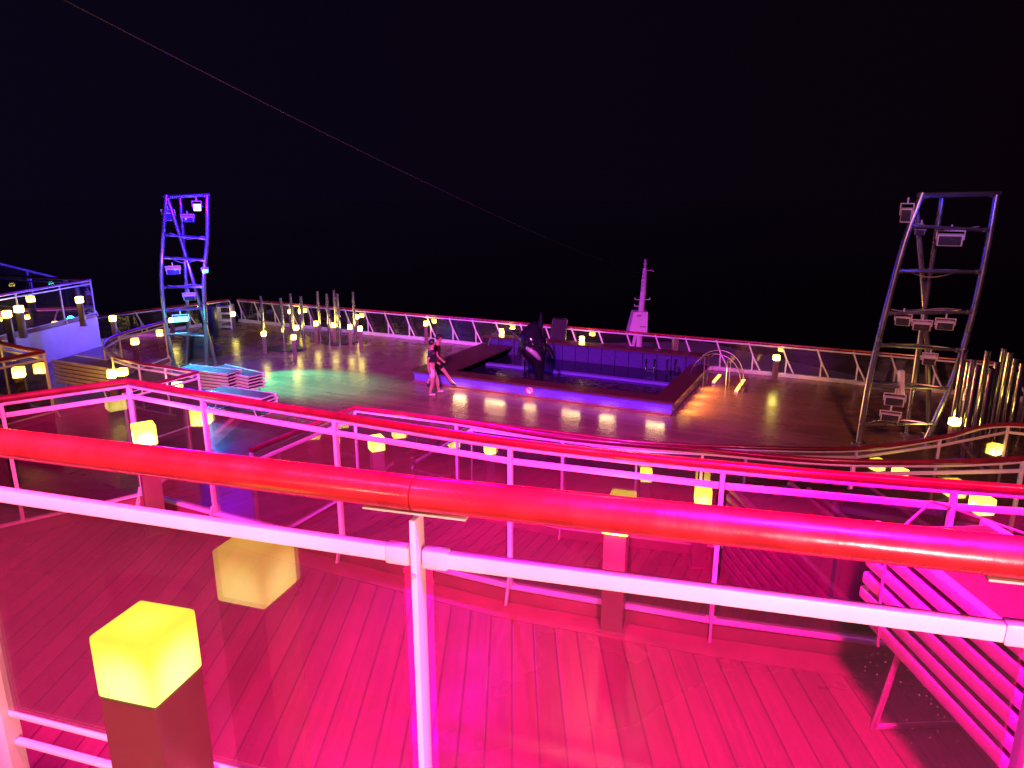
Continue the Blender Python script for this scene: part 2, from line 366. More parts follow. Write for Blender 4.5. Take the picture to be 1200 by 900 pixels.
# ------------------------------------------------------------------ the setting
mb = MB(); mb.prism([(-6000, -6000), (6000, -6000), (6000, 6000), (-6000, 6000)], -31, -30); struct(mb, 'sea', M['sea'])
deck_poly = [S(-12, 10.4), S(14, 10.4), S(22.7, 9.2), S(22.7, -24.6), S(15, -26.2), S(-12, -26.2)]
mb = MB(); mb.prism(deck_poly, -0.4, 0.0); struct(mb, 'pool_deck', M['deck_far'])
hull = [S(-12, 10.0), S(14, 10.0), S(22.3, 8.8), S(22.3, -24.2), S(15, -25.8), S(-12, -25.8)]
mb = MB(); mb.prism(hull, -30.5, -0.402); tag(mb.build('ship_hull', M['hull'], None, 0), 'white ship side below the open pool deck', 'hull')
mb = MB(); mb.prism([S(22.32, 8.0), S(34, 2.0), S(40, -7.7), S(34, -17.4), S(22.32, -23.4)], -30.4, -2.6)
struct(mb, 'foredeck', M['hull'])

# front edges of the terraces, in world plan coordinates
R2 = [G(150, 447, 1.4), G(237, 462, 1.4), G(392, 487, 1.4), G(598, 518, 1.4), G(848, 545, 1.4), G(1120, 568, 1.4), (3.35, 3.12), (4.6, 3.06), (5.9, 3.2)]
R2L = [G(150, 447, 1.4), G(0, 468, 1.4), (-4.7, 4.05), (-5.7, 3.2)]
R3 = [G(415, 478, 2.25), G(535, 493.5, 2.25), G(660, 513, 2.25), (1.75, 6.14), G(1000, 541, 2.25), G(1200, 537, 2.25), (5.9, 6.4), (7.2, 7.1)]
R4 = [G(552, 494, 3.1), G(660, 507.5, 3.1), G(747, 518, 3.1), (3.0, 8.56), G(1004, 525.5, 3.1), (5.7, 8.95), G(1182, 497, 3.1)]
R4b = [G(1182, 497, 3.1), (8.4, 8.9), (10.2, 8.2)]
L3 = [G(51, 412, 2.25), G(0, 401, 2.25), S(7.0, -15.2), S(8.3, -17.6)]
L4 = [G(232, 436, 3.1), G(193, 429.5, 3.1), G(162, 425, 3.1), G(131, 416, 3.1), G(121, 402, 3.1), G(139, 392, 3.1), G(192, 377, 3.1)]
W1 = [S(8.3, -17.6), S(10.2, -18.4), G(112, 371, 3.3)]        # port wing wall
def aft(p, t): return (p[0] - A26 * t, p[1] - B26 * t)

def inset(line, d):                                    # shift an open line towards the viewer
    out = []
    for i, p in enumerate(line):
        a = Vector(line[max(i - 1, 0)]); b = Vector(line[min(i + 1, len(line) - 1)])
        t = (b - a).normalized(); n = Vector((t.y, -t.x))
        out.append((p[0] + n.x * d, p[1] + n.y * d))
    return out
def ext(line, d): return inset(line, -d)

# starboard terraces (each a solid step of the deck)
e = 0.10
def terrace(name, line, z, m, left_back, right):
    mb = MB(); pl = ext(line, e)
    mb.prism(pl + right + left_back, -0.05 - z * 0.01, z); struct(mb, name, m)
terrace('terrace_low', R4 + R4b[1:], Z5, M['deck_mid'], [S(-11.0, -4.72)], [(12.5, 7.2), S(-11.0, 9.6)])
terrace('terrace_middle', R3, Z1, M['deck_mid'], [S(-11.2, -4.78)], [(9.5, 7.0), S(-11.2, 9.4)])
# near terrace, planks run straight away from the viewer
mb = MB(); mb.prism(ext(R2, e) + [(8.5, 4.4), (8.5, -3), (-6.2, -3), (-6.2, 2.95)] + ext(R2L, -e)[::-1][:-1], -0.02, Z2); struct(mb, 'near_terrace', M['deck_near'])
# viewer's deck
V1 = [(-3.6, 2.2), (-2.35, 1.83), (-1.28, 1.513), (-0.175, 1.193), (0.812, 0.942), (1.85, 0.74), (3.1, 0.60)]
mb = MB(); mb.prism(ext(V1, 0.05) + [(7, 0.2), (7, -9), (-9, -9), (-9, 3.5)], 0.04, ZV); struct(mb, 'upper_deck', M['no_glare_deck'])
# port terraces
mb = MB(); mb.prism([S(-11.4, -25.9), S(12.6, -25.9), S(12.75, -18.2)] + [(p[0] , p[1]) for p in L4[::-1]] + [S(-11.4, -10.7)], -0.06, Z5); struct(mb, 'port_terrace_low', M['deck_mid'])
mb = MB(); mb.prism([S(-11.6, -25.7), S(12.4, -25.7), W1[2], W1[1]] + L3[::-1] + [S(-11.6, -10.85)], -0.07, Z1); struct(mb, 'port_terrace_middle', M['deck_mid'])
mb = MB(); mb.prism([S(-11.8, -25.5), S(5.5, -25.5), S(5.5, -20), S(3.8, -11.0), S(-11.8, -11.0)], -0.08, Z2); struct(mb, 'port_terrace_near', M['deck_mid'])
# broad stairs between the terraces
mb = MB()
for k in range(5):
    for (ae, zt) in ((3.55, Z2), (6.0, Z1), (8.55, Z5)):
        dz = 0.85 if zt != Z5 else Z5
        z = zt - dz * (k + 1) / 5 + dz / 5
        a0 = ae - 1.5
        mb.prism([S(a0 + 0.3 * k, -10.6), S(a0 + 0.3 * (k + 1), -10.6), S(a0 + 0.3 * (k + 1), -5.0), S(a0 + 0.3 * k, -5.0)], 0.01, z - dz / 5 + 0.0 if k == 4 and zt != Z5 else z - 0.001 * k)
for (a0, a1, z) in ((-6.0, 2.05, Z2), (3.55, 4.5, Z1), (6.0, 7.05, Z5)):
    mb.prism([S(a0, -10.6), S(a1, -10.6), S(a1, -5.0), S(a0, -5.0)], 0.012, z)
struct(mb, 'broad_stairs', M['deck_mid'])

# ------------------------------------------------------------------ glass railings with a wooden handrail
RAIL_H, MID_H = 1.05, 0.93
def resample(line, step):
    out = [Vector(line[0])]
    for a, b in zip(line, line[1:]):
        a, b = Vector(a), Vector(b); n = max(1, round((b - a).length / step))
        for i in range(1, n + 1): out.append(a.lerp(b, i / n))
    return out
def smooth_line(line, n=6):
    P = [Vector(p) for p in line]; out = []
    for i in range(len(P) - 1):
        p0 = P[max(i - 1, 0)]; p1 = P[i]; p2 = P[i + 1]; p3 = P[min(i + 2, len(P) - 1)]
        for k in range(n):
            t = k / n
            out.append(0.5 * ((2 * p1) + (p2 - p0) * t + (2 * p0 - 5 * p1 + 4 * p2 - p3) * t * t + (3 * p1 - p0 - 3 * p2 + p3) * t ** 3))
    out.append(P[-1]); return out
def railing(label, runs, z, r=0.028, post=0.032, kerb=0.10, name='glass_railing', group='glass railings with wooden handrails', glass=True, bottom=0.12, curve=True):
    loc = (runs[0][0][0], runs[0][0][1], z)
    t = thing(name, label, 'railing', loc, group)
    done = set()
    for line in runs:
        sm = smooth_line(line) if curve and len(line) > 2 else [Vector(p) for p in line]
        part(MB().tube([(p.x, p.y, z + RAIL_H) for p in sm], r, 14, ry=0.92), 'handrail', M['wood_dim'], t, 60)
        part(MB().tube([(p.x, p.y, z + RAIL_H - r - 0.008) for p in sm], 0.014, 8), 'rail_carrier', M['white'], t)
        for a, b in zip(line, line[1:]):
            a3, b3 = Vector((a[0], a[1], 0)), Vector((b[0], b[1], 0)); d = (b3 - a3).normalized()
            up = Vector((0, 0, 1))
            part(MB().beam(a3 + d * (post * 0.5) + up * (z + MID_H), b3 - d * (post * 0.5) + up * (z + MID_H), 0.022, 0.034, 0.004), 'mid_rail', M['white'], t)
            if glass:
                part(MB().beam(a3 + d * (post * 0.5 + 0.012) + up * (z + (MID_H - 0.017 + bottom) / 2), b3 - d * (post * 0.5 + 0.012) + up * (z + (MID_H - 0.017 + bottom) / 2), 0.008, MID_H - 0.019 - bottom), 'glass_panel', M['glass_far'], t, 0)
            if kerb:
                n = Vector((d.y, -d.x, 0))
                part(MB().beam(a3 + up * (z + kerb / 2 + 0.001), b3 + up * (z + kerb / 2 + 0.001), 0.05, kerb, 0.003), 'kerb', M['margin'], t)
                part(MB().beam(a3 + up * (z + kerb + 0.006), b3 + up * (z + kerb + 0.006), 0.075, 0.008, 0.002), 'kerb_cap', M['white'], t)
        for i, p in enumerate(line):
            key = (round(p[0], 2), round(p[1], 2))
            if key in done: continue
            done.add(key)
            a = Vector(line[max(i - 1, 0)]); b = Vector(line[min(i + 1, len(line) - 1)]); ang = math.atan2(b.y - a.y, b.x - a.x)
            m = MB().box((p[0], p[1], z + (RAIL_H - r) / 2 + 0.002), (post * 0.8, post * 1.15, RAIL_H - r), ang, 0.003)
            nn = Vector((math.sin(ang), -math.cos(ang)))
            if kerb:                                                     # tapering foot plate on the inboard side
                q = Vector((p[0], p[1]))
                m.beam((q.x + nn.x * 0.075, q.y + nn.y * 0.075, z + 0.008), (q.x + nn.x * 0.02, q.y + nn.y * 0.02, z + 0.17), 0.014, 0.03, 0.002)
            part(m, 'post', M['white'], t)
    return t

railing('wooden handrail with glass and magenta lit posts at the near terrace edge', [R2, R2L], Z2)
for pl, z, nm in ((inset(R2, 0.13), Z2, 'margin_board'),):
    mb = MB(); mb.prism(inset(R2, 0.03) + inset(R2, 0.20)[::-1], z - 0.02, z + 0.004); struct(mb, nm, M['margin'])
railing('wooden handrail on the middle terrace, its corner just left of a lit cube pair', [R3, [R3[0], aft(R3[0], 1.5)]], Z1)
railing('wooden handrail and glass on the lowest terrace, nearest to the pool', [R4 + R4b[1:], [R4[0], aft(R4[0], 1.5)]], Z5)
railing('port side glass railing with a hairpin corner beside a big yellow cube lamp', [L3, [L3[0], aft(L3[0], 1.5)]], Z1)
railing('port side glass railing curving round the lounger stacks below the blue tower', [L4, [L4[0], aft(L4[0], 1.5)]], Z5)
# wing railing on the blue lit wall
wl = [W1[0], W1[1], (W1[1][0] * 0.45 + W1[2][0] * 0.55, W1[1][1] * 0.45 + W1[2][1] * 0.55), W1[2], S(12.4, -21.5), S(12.4, -25.3)]
railing('glass railing with white posts on top of the blue lit port wall', [wl], Z1, curve=False)
# blue lit wall panel, proud of the terrace
def wall_panel(line, z0, z1, th, label):
    mb = MB(); o1 = ext(line, 0.0); o2 = ext(line, th)
    mb.prism(line + ext(line, th)[::-1], z0, z1)
    return tag(mb.build('terrace_wall', M['wall'], None, 0), label, 'wall')
wall_panel([W1[2], W1[1], W1[0]], Z5 + 0.002, Z1 - 0.01, 0.05, 'white wall lit violet blue under the port glass railing')
wall_panel(L4[::-1][:3], 0.002, Z5 - 0.012, 0.05, 'low white wall lit bright blue beside the tower foot')
wall_panel(L4[::-1][3:], 0.002, Z5 - 0.014, 0.05, 'low white wall lit dim blue behind the port cube lamps')

# foreground railing
def front_railing():
    t = thing('glass_railing', 'thick red wooden handrail close to the viewer with pale mid rail and clear glass', 'railing', (V1[3][0], V1[3][1], ZV), 'glass railings with wooden handrails')
    z = ZV; top = z + 1.08; mid = z + 0.955
    pts = [Vector(p) for p in V1]
    for a, b in ((0, 2), (2, 3), (3, 5), (5, 6)):
        seg = pts[a:b + 1]; seg = [Vector((p.x, p.y, top)) for p in seg]
        d0 = (seg[1] - seg[0]).normalized() * 0.0012; d1 = (seg[-1] - seg[-2]).normalized() * 0.0012
        seg[0] = seg[0] + d0; seg[-1] = seg[-1] - d1
        full = []
        for i in range(len(seg) - 1):
            for k in range(8): full.append(seg[i].lerp(seg[i + 1], k / 8))
        full.append(seg[-1])
        part(MB().tube(full, 0.0335, 28, ry=0.94), 'handrail', M['wood'], t, 60)
    for p in pts[1:-1]:
        pass
    for i, (a, b) in enumerate(zip(pts, pts[1:])):
        a3, b3 = Vector((a.x, a.y, mid)), Vector((b.x, b.y, mid)); d = (b3 - a3).normalized()
        part(MB().beam(a3 + d * 0.02, b3 - d * 0.02, 0.020, 0.031, 0.004), 'mid_rail', M['white'], t)
        part(MB().beam(a3 + d * 0.012, a3 + d * 0.062, 0.026, 0.038, 0.006), 'clamp_sleeve', M['joint'], t)
        part(MB().beam(b3 - d * 0.062, b3 - d * 0.012, 0.026, 0.038, 0.006), 'clamp_sleeve', M['joint'], t)
        bt = Vector((0, 0, z + 0.355 - mid))
        part(MB().beam(a3 + d * 0.03 + bt, b3 - d * 0.03 + bt, 0.016, 0.016, 0.003), 'bottom_rail', M['white'], t)
        part(MB().beam(a3 + d * 0.03 + Vector((0, 0, z + 0.27 - mid)), b3 - d * 0.03 + Vector((0, 0, z + 0.27 - mid)), 0.016, 0.014, 0.003), 'bottom_rail', M['white'], t)
        zc = (z + 0.364 + mid - 0.016) / 2
        part(MB().beam(Vector((a3.x, a3.y, zc)) + d * 0.03, Vector((b3.x, b3.y, zc)) - d * 0.03, 0.008, mid - 0.016 - z - 0.364), 'glass_panel', M['glass'], t, 0)
    for i, p in enumerate(pts):
        a = pts[max(i - 1, 0)]; b = pts[min(i + 1, len(pts) - 1)]; ang = math.atan2(b.y - a.y, b.x - a.x)
        m = MB().box((p.x, p.y, z + 0.52), (0.012 if i != 2 else 0.05, 0.042, 1.03), ang, 0.002)
        m.beam((p.x - math.cos(ang) * 0.10, p.y - math.sin(ang) * 0.10, top - 0.0345), (p.x + math.cos(ang) * 0.10, p.y + math.sin(ang) * 0.10, top - 0.0345), 0.03, 0.004, 0.001)
        m.box((p.x, p.y, z + 0.006), (0.09, 0.09, 0.012), ang, 0.002)
        po = part(m, 'post', M['white'], t)
        d = Vector((math.cos(ang), math.sin(ang), 0)); n = Vector((d.y, -d.x, 0))
        sc = MB()
        for s_ in (-1, 1):
            q = Vector((p.x, p.y, mid - 0.03)) + d * s_ * 0.0
            sc.tube([q + n * 0.0205, q + n * 0.0245], 0.005, 8)
        part(sc, 'screw', M['white'], po)
    return t
front_railing()

# ------------------------------------------------------------------ cube lamps on pedestals
LS = 0.147
def make_lamp(m, loc, rz, label, ph=0.625, LS=LS, pm='pedestal'):
    t = thing('cube_lamp', label, 'lamp', loc, 'glowing cube lamps on pedestals', rz)
    lpart(MB().box((0, 0, ph / 2), (0.125, 0.125, ph), 0, 0.004).box((0, 0, 0.006), (0.17, 0.17, 0.012), 0, 0.002), 'pedestal', M[pm], t)
    o = lpart(MB().box((0, 0, 0), (LS, LS, LS), 0, 0.011, seg=3), 'lamp_shade', m, t, 60); o.location = (0, 0, ph + LS / 2)
    return t
proto = {}
def lamp(p, z, rz, label, far=False, tall=False):
    loc = (p[0], p[1], z); k = (far, tall)
    if k not in proto:
        proto[k] = make_lamp(M['lampfar'] if far else M['lampmid'], loc, R(rz), label, 0.70 if tall else 0.625); return proto[k]
    c = copy_tree(proto[k]); c.location = loc; c.rotation_euler = (0, 0, R(rz)); c['label'] = label
    return c
LC = 0.70                                             # lamp centre above its deck
def lampat(px, py, z, rz, label, far=False, tall=False): return lamp(G(px, py, H - z - (0.775 if tall else LC)), z, rz, label, far, tall)
p = G(173, 763, 1.6 - 0.772)
make_lamp(M['lamp'], (p[0], p[1], ZV), R(-15), 'largest yellow cube lamp, close to the viewer at lower left', 0.705, 0.130, 'pedestal_dark')
lamp(G(718, 735, 2.45), Z2, -18, 'cube lamp hidden behind the red handrail on the near plank terrace')
lampat(169, 508, Z2, 35, 'bright cube lamp in the corner of the near terrace, between its two glass reflections', tall=True)
lampat(441, 519, Z1, 28, 'cube lamp beside the corner post of the middle terrace railing', tall=True)
lampat(574, 525, Z5, 15, 'cube lamp at the corner of the lowest terrace before the pool')
lampat(824, 580, Z1, -12, 'cube lamp on the middle terrace left of the dark lounger stack')
lamp((1.72, 8.50), Z5, -8, 'small lamp on the lowest terrace right of centre below the pool corner')
lamp((4.10, 5.72), Z1, 5, 'cube lamp behind the near terrace corner post and tied loungers')
lamp((4.98, 8.52), Z5, 20, 'cube lamp under the railing just left of the right tower foot')
lampat(1165, 526, Z5, 30, 'cube lamp in the right corner of the lowest terrace, before the steel columns')
lampat(1118, 494, 0, 10, 'lamp on the pool deck between the right tower and the steel columns', True)
lampat(22, 436, Z1, 22, 'cube lamp beside the hairpin railing corner at the left edge', True)
lampat(131, 438, Z5, 18, 'cube lamp right of the port lounger stack', True)
lampat(207, 453, Z5, 25, 'cube lamp by the railing end below the turquoise loungers', True)
lampat(158, 400, Z5, 10, 'lamp inside the port railing loop left of the blue tower', True)
lampat(187, 390, Z5, 30, 'lamp left of the blue tower legs, close behind the railing loop', True)
lampat(132, 373, Z5, 12, 'lamp beyond the right end of the blue lit wall', True)
lampat(93, 351, Z1, 14, 'lamp behind the glass above the blue lit wall', True)
lampat(8, 368, Z1, 20, 'bright lamp at the left edge behind the port glass railing', True)
lampat(22, 362, Z1, 0, 'small lamp just right of the left edge lamp on the port wing', True)
lampat(201, 375, 0, 0, 'far lamp seen between the legs of the blue tower', True)
lampat(254, 363, 0, 0, 'far lamp by the rail right of the blue tower, the left of two', True)
lampat(273, 368, 0, 15, 'far lamp by the rail right of the blue tower, the right of two', True)
lampat(309, 391, 0, 10, 'lamp left of the first group of steel columns', True)
lampat(340, 365, 0, 10, 'far lamp behind the first column group, left of its pair', True)
lampat(352, 365, 0, 20, 'far lamp behind the first column group, right of its pair', True)
lampat(347, 384, 0, 0, 'lamp inside the first column group, upper one', True)
lampat(344, 395, 0, 10, 'lamp in front of the first column group', True)
lampat(370, 379, 0, 10, 'lamp between the two column groups', True)
lampat(391, 381, 0, 10, 'lamp between the columns of the second group', True)
lampat(410, 383, 0, 10, 'lamp inside the second column group by its right column', True)
lampat(418, 371, 0, 10, 'far lamp behind the right column of the second group', True)
lampat(422, 385, 0, 5, 'lamp in front of the right column of the second group', True)
lampat(499, 379, 0, 5, 'lamp at the bow rail above the two walkers', True)
lampat(588, 388, 0, 5, 'lamp at the bow rail beside the white hoop rail', True)
lampat(682, 397, 0, 5, 'lamp at the bow rail left of the mast', True)
lampat(910, 419, 0, 5, 'lamp at the bow rail right of the pool', True)

# ------------------------------------------------------------------ sun loungers in stacks
LL, LW, LP = 1.86, 0.56, 0.088
def make_lounger(fm, sm):
    t = thing('sun_lounger', 'sun lounger', 'sun lounger', (0, 0, 0), 'stacked sun loungers')
    f = MB()
    for s in (-1, 1): f.box((s * (LW / 2 - 0.022), 0, 0.045), (0.046, LL, 0.066), 0, 0.020, seg=3)
    for y in (-LL / 2 + 0.05, -0.25, LL / 2 - 0.05): f.box((0, y, 0.04), (LW - 0.09, 0.03, 0.03), 0, 0.004)
    lpart(f, 'frame', fm, t)
    lpart(MB().box((0, 0, 0.062), (LW - 0.095, LL - 0.12, 0.008), 0, 0.003), 'sling', sm, t)
    return t
LOUNGER = [None, None]
ORD = ['bottom', 'second', 'third', 'fourth', 'fifth', 'sixth', 'seventh', 'eighth', 'ninth', 'tenth', 'eleventh']
def copy_plain(src):                       # a lounger without the leg frames of a bottom one
    c = src.copy(); COL.objects.link(c)
    for ch in src.children:
        if ch.name.startswith('leg_frame'): continue
        d = ch.copy(); COL.objects.link(d); d.parent = c
    return c
def stack(far_left, ang, n, z, where, legs=True, jitter=0.02, group=None, dark=0, high=0.20):  # dark: shade behind the glass put into the lounger colours
    """far_left: plan position of the far left corner; the length runs along ang (radians from -Y)"""
    dl = Vector((math.sin(ang), -math.cos(ang))); dw = Vector((math.cos(ang), math.sin(ang)))
    c = Vector(far_left) + dl * LL / 2 + dw * LW / 2
    for k in range(n):
        if LOUNGER[dark] is None: o = LOUNGER[dark] = make_lounger(M['frame_shade'], M['sling_dark_and_shade']) if dark else make_lounger(M['lounger'], M['sling'])
        else: o = copy_plain(LOUNGER[dark])
        j = random.uniform(-jitter, jitter)
        o.location = (c.x + dl.x * j, c.y + dl.y * j, z + (high if legs else 0.0) + k * LP)
        o.rotation_euler = (0, 0, ang + random.uniform(-0.006, 0.006))
        pos = 'bottom' if k == 0 else ('top' if k == n - 1 else ORD[k] + ' from bottom')
        o['label'] = '%s sun lounger, %s of %s' % ('dark' if dark else 'white', pos, where); o['group'] = group or ('sun loungers of ' + where)
        if k == 0 and legs:
            for sy in (-1, 1):
                y = sy * (LL / 2 - 0.32); y2 = y + sy * 0.10; x = LW / 2 - 0.03
                lz = 0.014 - high; lg = MB().tube([(-x, y, 0.03), (-x, y2, lz), (x, y2, lz), (x, y, 0.03)], 0.014, 8)
                lpart(lg, 'leg_frame', M['lounger'], o)
stack((2.26, 2.95), 0.10, 6, Z2, 'the low near stack at the right edge')
stack((1.68, 3.06), 0.05, 6, Z2, 'the tied stack before the terrace corner post', high=0.47)
stack((1.80, 5.52), 0.10, 9, Z1, 'the shade-darkened stack behind glass, left side', dark=1)
stack((2.42, 5.46), 0.10, 9, Z1, 'the shade-darkened stack behind glass, right side', dark=1)
def stack_px(px, py, z, n, ang, where, top=0.0):
    h = 0.2 + n * LP
    p = G(px, py, H - z - h); stack(p, ang, n, z, where)
stack_px(60, 421, Z5, 6, 1.12, 'the port stack under the blue wall')
stack_px(204, 431, 0, 6, 1.2, 'the turquoise lit stack at the tower foot')
stack_px(243, 430, 0, 5, 0.95, 'the turquoise lit stack right of the tower foot')
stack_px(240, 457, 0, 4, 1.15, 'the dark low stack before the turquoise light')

# ropes
def rope(pts, label, r=0.006):
    t = MB().tube(smooth3 := pts, r, 8).build('rope', M['rope'], None); return tag(t, label, 'rope')
zt = Z2 + 0.47 + 6 * LP + 0.008
rope([(2.22, 3.31, Z2 + 0.93), (1.98, 3.10, zt + 0.05), (1.74, 2.90, zt + 0.012), (1.665, 2.86, zt - 0.02), (1.662, 2.85, zt - 0.3), (1.69, 2.86, Z2 + 0.44)], 'pale rope from the corner post over the left side of the tied loungers')
rope([(2.24, 3.31, Z2 + 0.92), (2.26, 2.8, zt + 0.02), (2.31, 2.3, zt - 0.05), (2.33, 1.9, Z2 + 0.80)], 'pale rope running right from the corner post across the loungers')

# ------------------------------------------------------------------ pool
PA0, PA1, PB0, PB1 = 17.0, 21.6, -11.5, -3.85
def rect(a0, a1, b0, b1): return [S(a0, b0), S(a0, b1), S(a1, b1), S(a1, b0)]
pool = thing('swimming_pool', 'raised swimming pool with blue lit tiled side and dark wooden coping', 'pool', (*S(PA0, -7.7), 0))
mb = MB()
mb.prism(rect(PA0, PA0 + 0.2, PB0, PB1), 0.001, 0.30); mb.prism(rect(PA0 + 0.2, PA1, PB0, PB0 + 0.2), 0.001, 0.30)
mb.prism(rect(PA0 + 0.2, PA1, PB1 - 0.2, PB1), 0.001, 0.30); part(mb, 'side_wall', M['tile'], pool, 0)
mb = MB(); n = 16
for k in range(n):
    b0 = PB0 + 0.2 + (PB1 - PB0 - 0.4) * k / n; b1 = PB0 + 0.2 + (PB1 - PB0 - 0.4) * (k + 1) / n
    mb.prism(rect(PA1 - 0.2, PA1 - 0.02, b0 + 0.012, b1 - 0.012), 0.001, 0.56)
part(mb, 'back_wall', M['tile_shade'], pool, 0)
mb = MB()
mb.prism(rect(PA0 - 0.07, PA0 + 0.45, PB0 - 0.07, PB1 + 0.07), 0.302, 0.36)
mb.prism(rect(PA0 + 0.45, PA1 - 0.25, PB0 - 0.07, PB0 + 1.1), 0.302, 0.359)
mb.prism(rect(PA0 + 0.45, PA1 - 0.25, PB1 - 0.5, PB1 + 0.07), 0.302, 0.359)
mb.prism(rect(PA1 - 0.25, PA1 + 0.3, PB0 - 0.07, PB1 + 0.07), 0.562, 0.62)
part(mb, 'coping', M['coping'], pool, 0)
mb = MB(); mb.prism(rect(PA0 + 2.6, PA0 + 2.78, PB0 + 1.0, PB1 - 0.45), 0.002, 0.115); part(mb, 'bench_ledge', M['tile'], pool, 0)
mb = MB(); mb.prism(rect(PA0 - 0.09, PA0, PB0, PB1), 0.004, 0.05); part(mb, 'plinth', M['margin'], pool, 0)
mb = MB(); mb.prism(rect(PA0 - 0.055, PA0 - 0.03, PB0, PB1), 0.288, 0.301); part(mb, 'led_strip', M['violet_led'], pool, 0)
mb = MB(); mb.prism(rect(PA1 - 0.235, PA1 - 0.215, PB0 + 0.3, PB1 - 0.3), 0.545, 0.56); part(mb, 'led_strip', M['violet_dim'], pool, 0)
mb = MB(); mb.prism(rect(PA0 + 0.2, PA1 - 0.2, PB0 + 0.2, PB1 - 0.2), 0.003, 0.05); struct(mb, 'pool_water', M['water'])
# ground lights along the starboard side of the pool and warm wash lights along the front
for k, (a0, a1, b) in enumerate(((PA0 + 3.6, PA0 + 4.6, PB1 + 0.35), (PA0 + 2.9, PA0 + 4.3, PB1 + 1.1))):
    t = thing('floor_light', ['amber strip light on the deck against the pool side', 'amber strip light on the deck away from the pool side'][k], 'light', (*S(a0, b), 0), 'amber strip lights beside the pool')
    mb = MB(); mb.prism(rect(a0, a1, b - 0.05, b + 0.05), 0.002, 0.05); part(mb, 'housing', M['white'], t, 0)
    mb = MB(); mb.prism(rect(a0 + 0.02, a1 - 0.02, b - 0.04, b + 0.04), 0.051, 0.07); part(mb, 'lens', M['amber_led'], t, 0)
for k in range(6):
    b = PB0 + 1.6 + k * 1.12 + 0.12 * math.sin(k * 3)
    p = S(PA0 - 0.12, b); q = S(PA0 - 0.9, b)
    strip('pool_wash', (p[0], p[1], 0.285), (q[0], q[1], -0.6), (1.0, 0.60, 0.26), (0.42, 0.62, 0.34, 0.5, 0.4, 0.46)[k], (5.5, 5, 2.5, 3.2, 3.6, 3.4)[k])
p = S(PA0 + 1.5, PB1 + 0.12); q = S(PA0 + 1.5, PB1 + 0.8)
for k in range(4):
    p = S(PA0 + 0.5 + k * 0.8, PB1 + 0.14); q = S(PA0 + 0.5 + k * 0.8, PB1 + 0.8)
    spot('pool_side_wash', (p[0], p[1], 0.27), (q[0], q[1], 0), (1.0, 0.42, 0.08), 120, 150, 0.8, 0.20)
# round prohibition sign on the pool side
c0 = Vector((*S(PA0 - 0.004, -7.75), 0.19)); nrm = Vector((-A26, -B26, 0))
def disc(mbx, c, nrm, r, th, n=28): mbx.tube([c, c + nrm * th], r, n)
sg = thing('round_sign', 'small round red and white prohibition sign on the pool front', 'sign', tuple(c0))
m1 = MB(); disc(m1, c0, nrm, 0.125, 0.008); part(m1, 'red_disc', M['red_sign'], sg)
m1 = MB(); disc(m1, c0 + nrm * 0.008, nrm, 0.095, 0.004); wd = part(m1, 'white_disc', M['white_sign'], sg)
side = Vector((B26, -A26, 0)); c1 = c0 + nrm * 0.014
part(MB().beam(c1 - side * 0.068 + Vector((0, 0, 0.068)), c1 + side * 0.068 - Vector((0, 0, 0.068)), 0.004, 0.022, up=tuple(nrm.cross(side))), 'slash', M['red_sign'], sg)

# pool ladders, hoops
def hoop(label, cx, py, D, w_, h_, lean=0.0):
    t = thing('hoop_handrail', label, 'handrail', tuple(T(cx, py, D)[:2]) + (0,), 'curved pool step handrails')
    base = Vector((t.location.x, t.location.y, 0))
    for off in (0.0, 0.55):
        pts = []
        for k in range(17):
            a = math.pi * k / 16
            x = -math.cos(a) * w_ / 2; z = max(0.02, math.sin(a) ** 0.75 * h_)
            pts.append(base + Vector((B26 * x, -A26 * x, z)) + Vector((A26 * off, B26 * off, 0)))
        part(MB().tube(pts, 0.014, 10), 'hoop', M['brushed'], t)
    for x in (-0.22, 0.22):
        p = base + Vector((B26 * w_ * x, -A26 * w_ * x, 0))
        part(MB().tube([p, p + Vector((0, 0, h_ * 0.86)), p + Vector((A26 * 0.55, B26 * 0.55, h_ * 0.86)), p + Vector((A26 * 0.55, B26 * 0.55, 0))], 0.011, 8), 'brace', M['brushed'], t)
    return t
hoop('white hoop handrail left of the pool sculpture near the bow rail', 592, 402, 23.6, 1.35, 0.95)
hoop('white hoop handrail at the right end of the pool by amber lights', 838, 440, 19.6, 1.45, 1.0)
for k, (px, lab) in enumerate(((762, 'steel pool ladder inside the pool, the left of two'), (787, 'steel pool ladder inside the pool, the right of two'))):
    p = T(px, 430, 20.0); t = thing('pool_ladder', lab, 'ladder', (p.x, p.y, 0.04), 'pool ladders')
    for s in (-0.12, 0.12):
        part(MB().tube([(p.x + s, p.y, 0.04), (p.x + s, p.y, 0.62), (p.x + s + 0.03, p.y + 0.1, 0.72), (p.x + s + 0.05, p.y + 0.28, 0.70), (p.x + s + 0.05, p.y + 0.30, 0.06)], 0.018, 8), 'rail', M['chrome'], t)
    for z in (0.2, 0.4): part(MB().tube([(p.x - 0.12, p.y, z), (p.x + 0.12, p.y, z)], 0.015, 8), 'rung', M['chrome'], t)
for px, lab in ((615, 'left'), (620, 'right')):
    p = T(px, 425, 20.5)
    tag(MB().cyl((p.x, p.y, 0.04), 0.022, 0.62, 12).tube([(p.x, p.y, 0.66), (p.x, p.y, 0.70)], 0.032, 12).build('water_jet_pipe', M['chrome'], None), 'thin steel pipe standing in the pool behind the sculpture, the %s of two' % lab, 'pipe', 'thin pipes in the pool')
p = G(790, 421, H - 0.0)
t = thing('short_post', 'short reddish post without a lamp at the pool back edge', 'post', (*S(21.95, -5.0), 0))
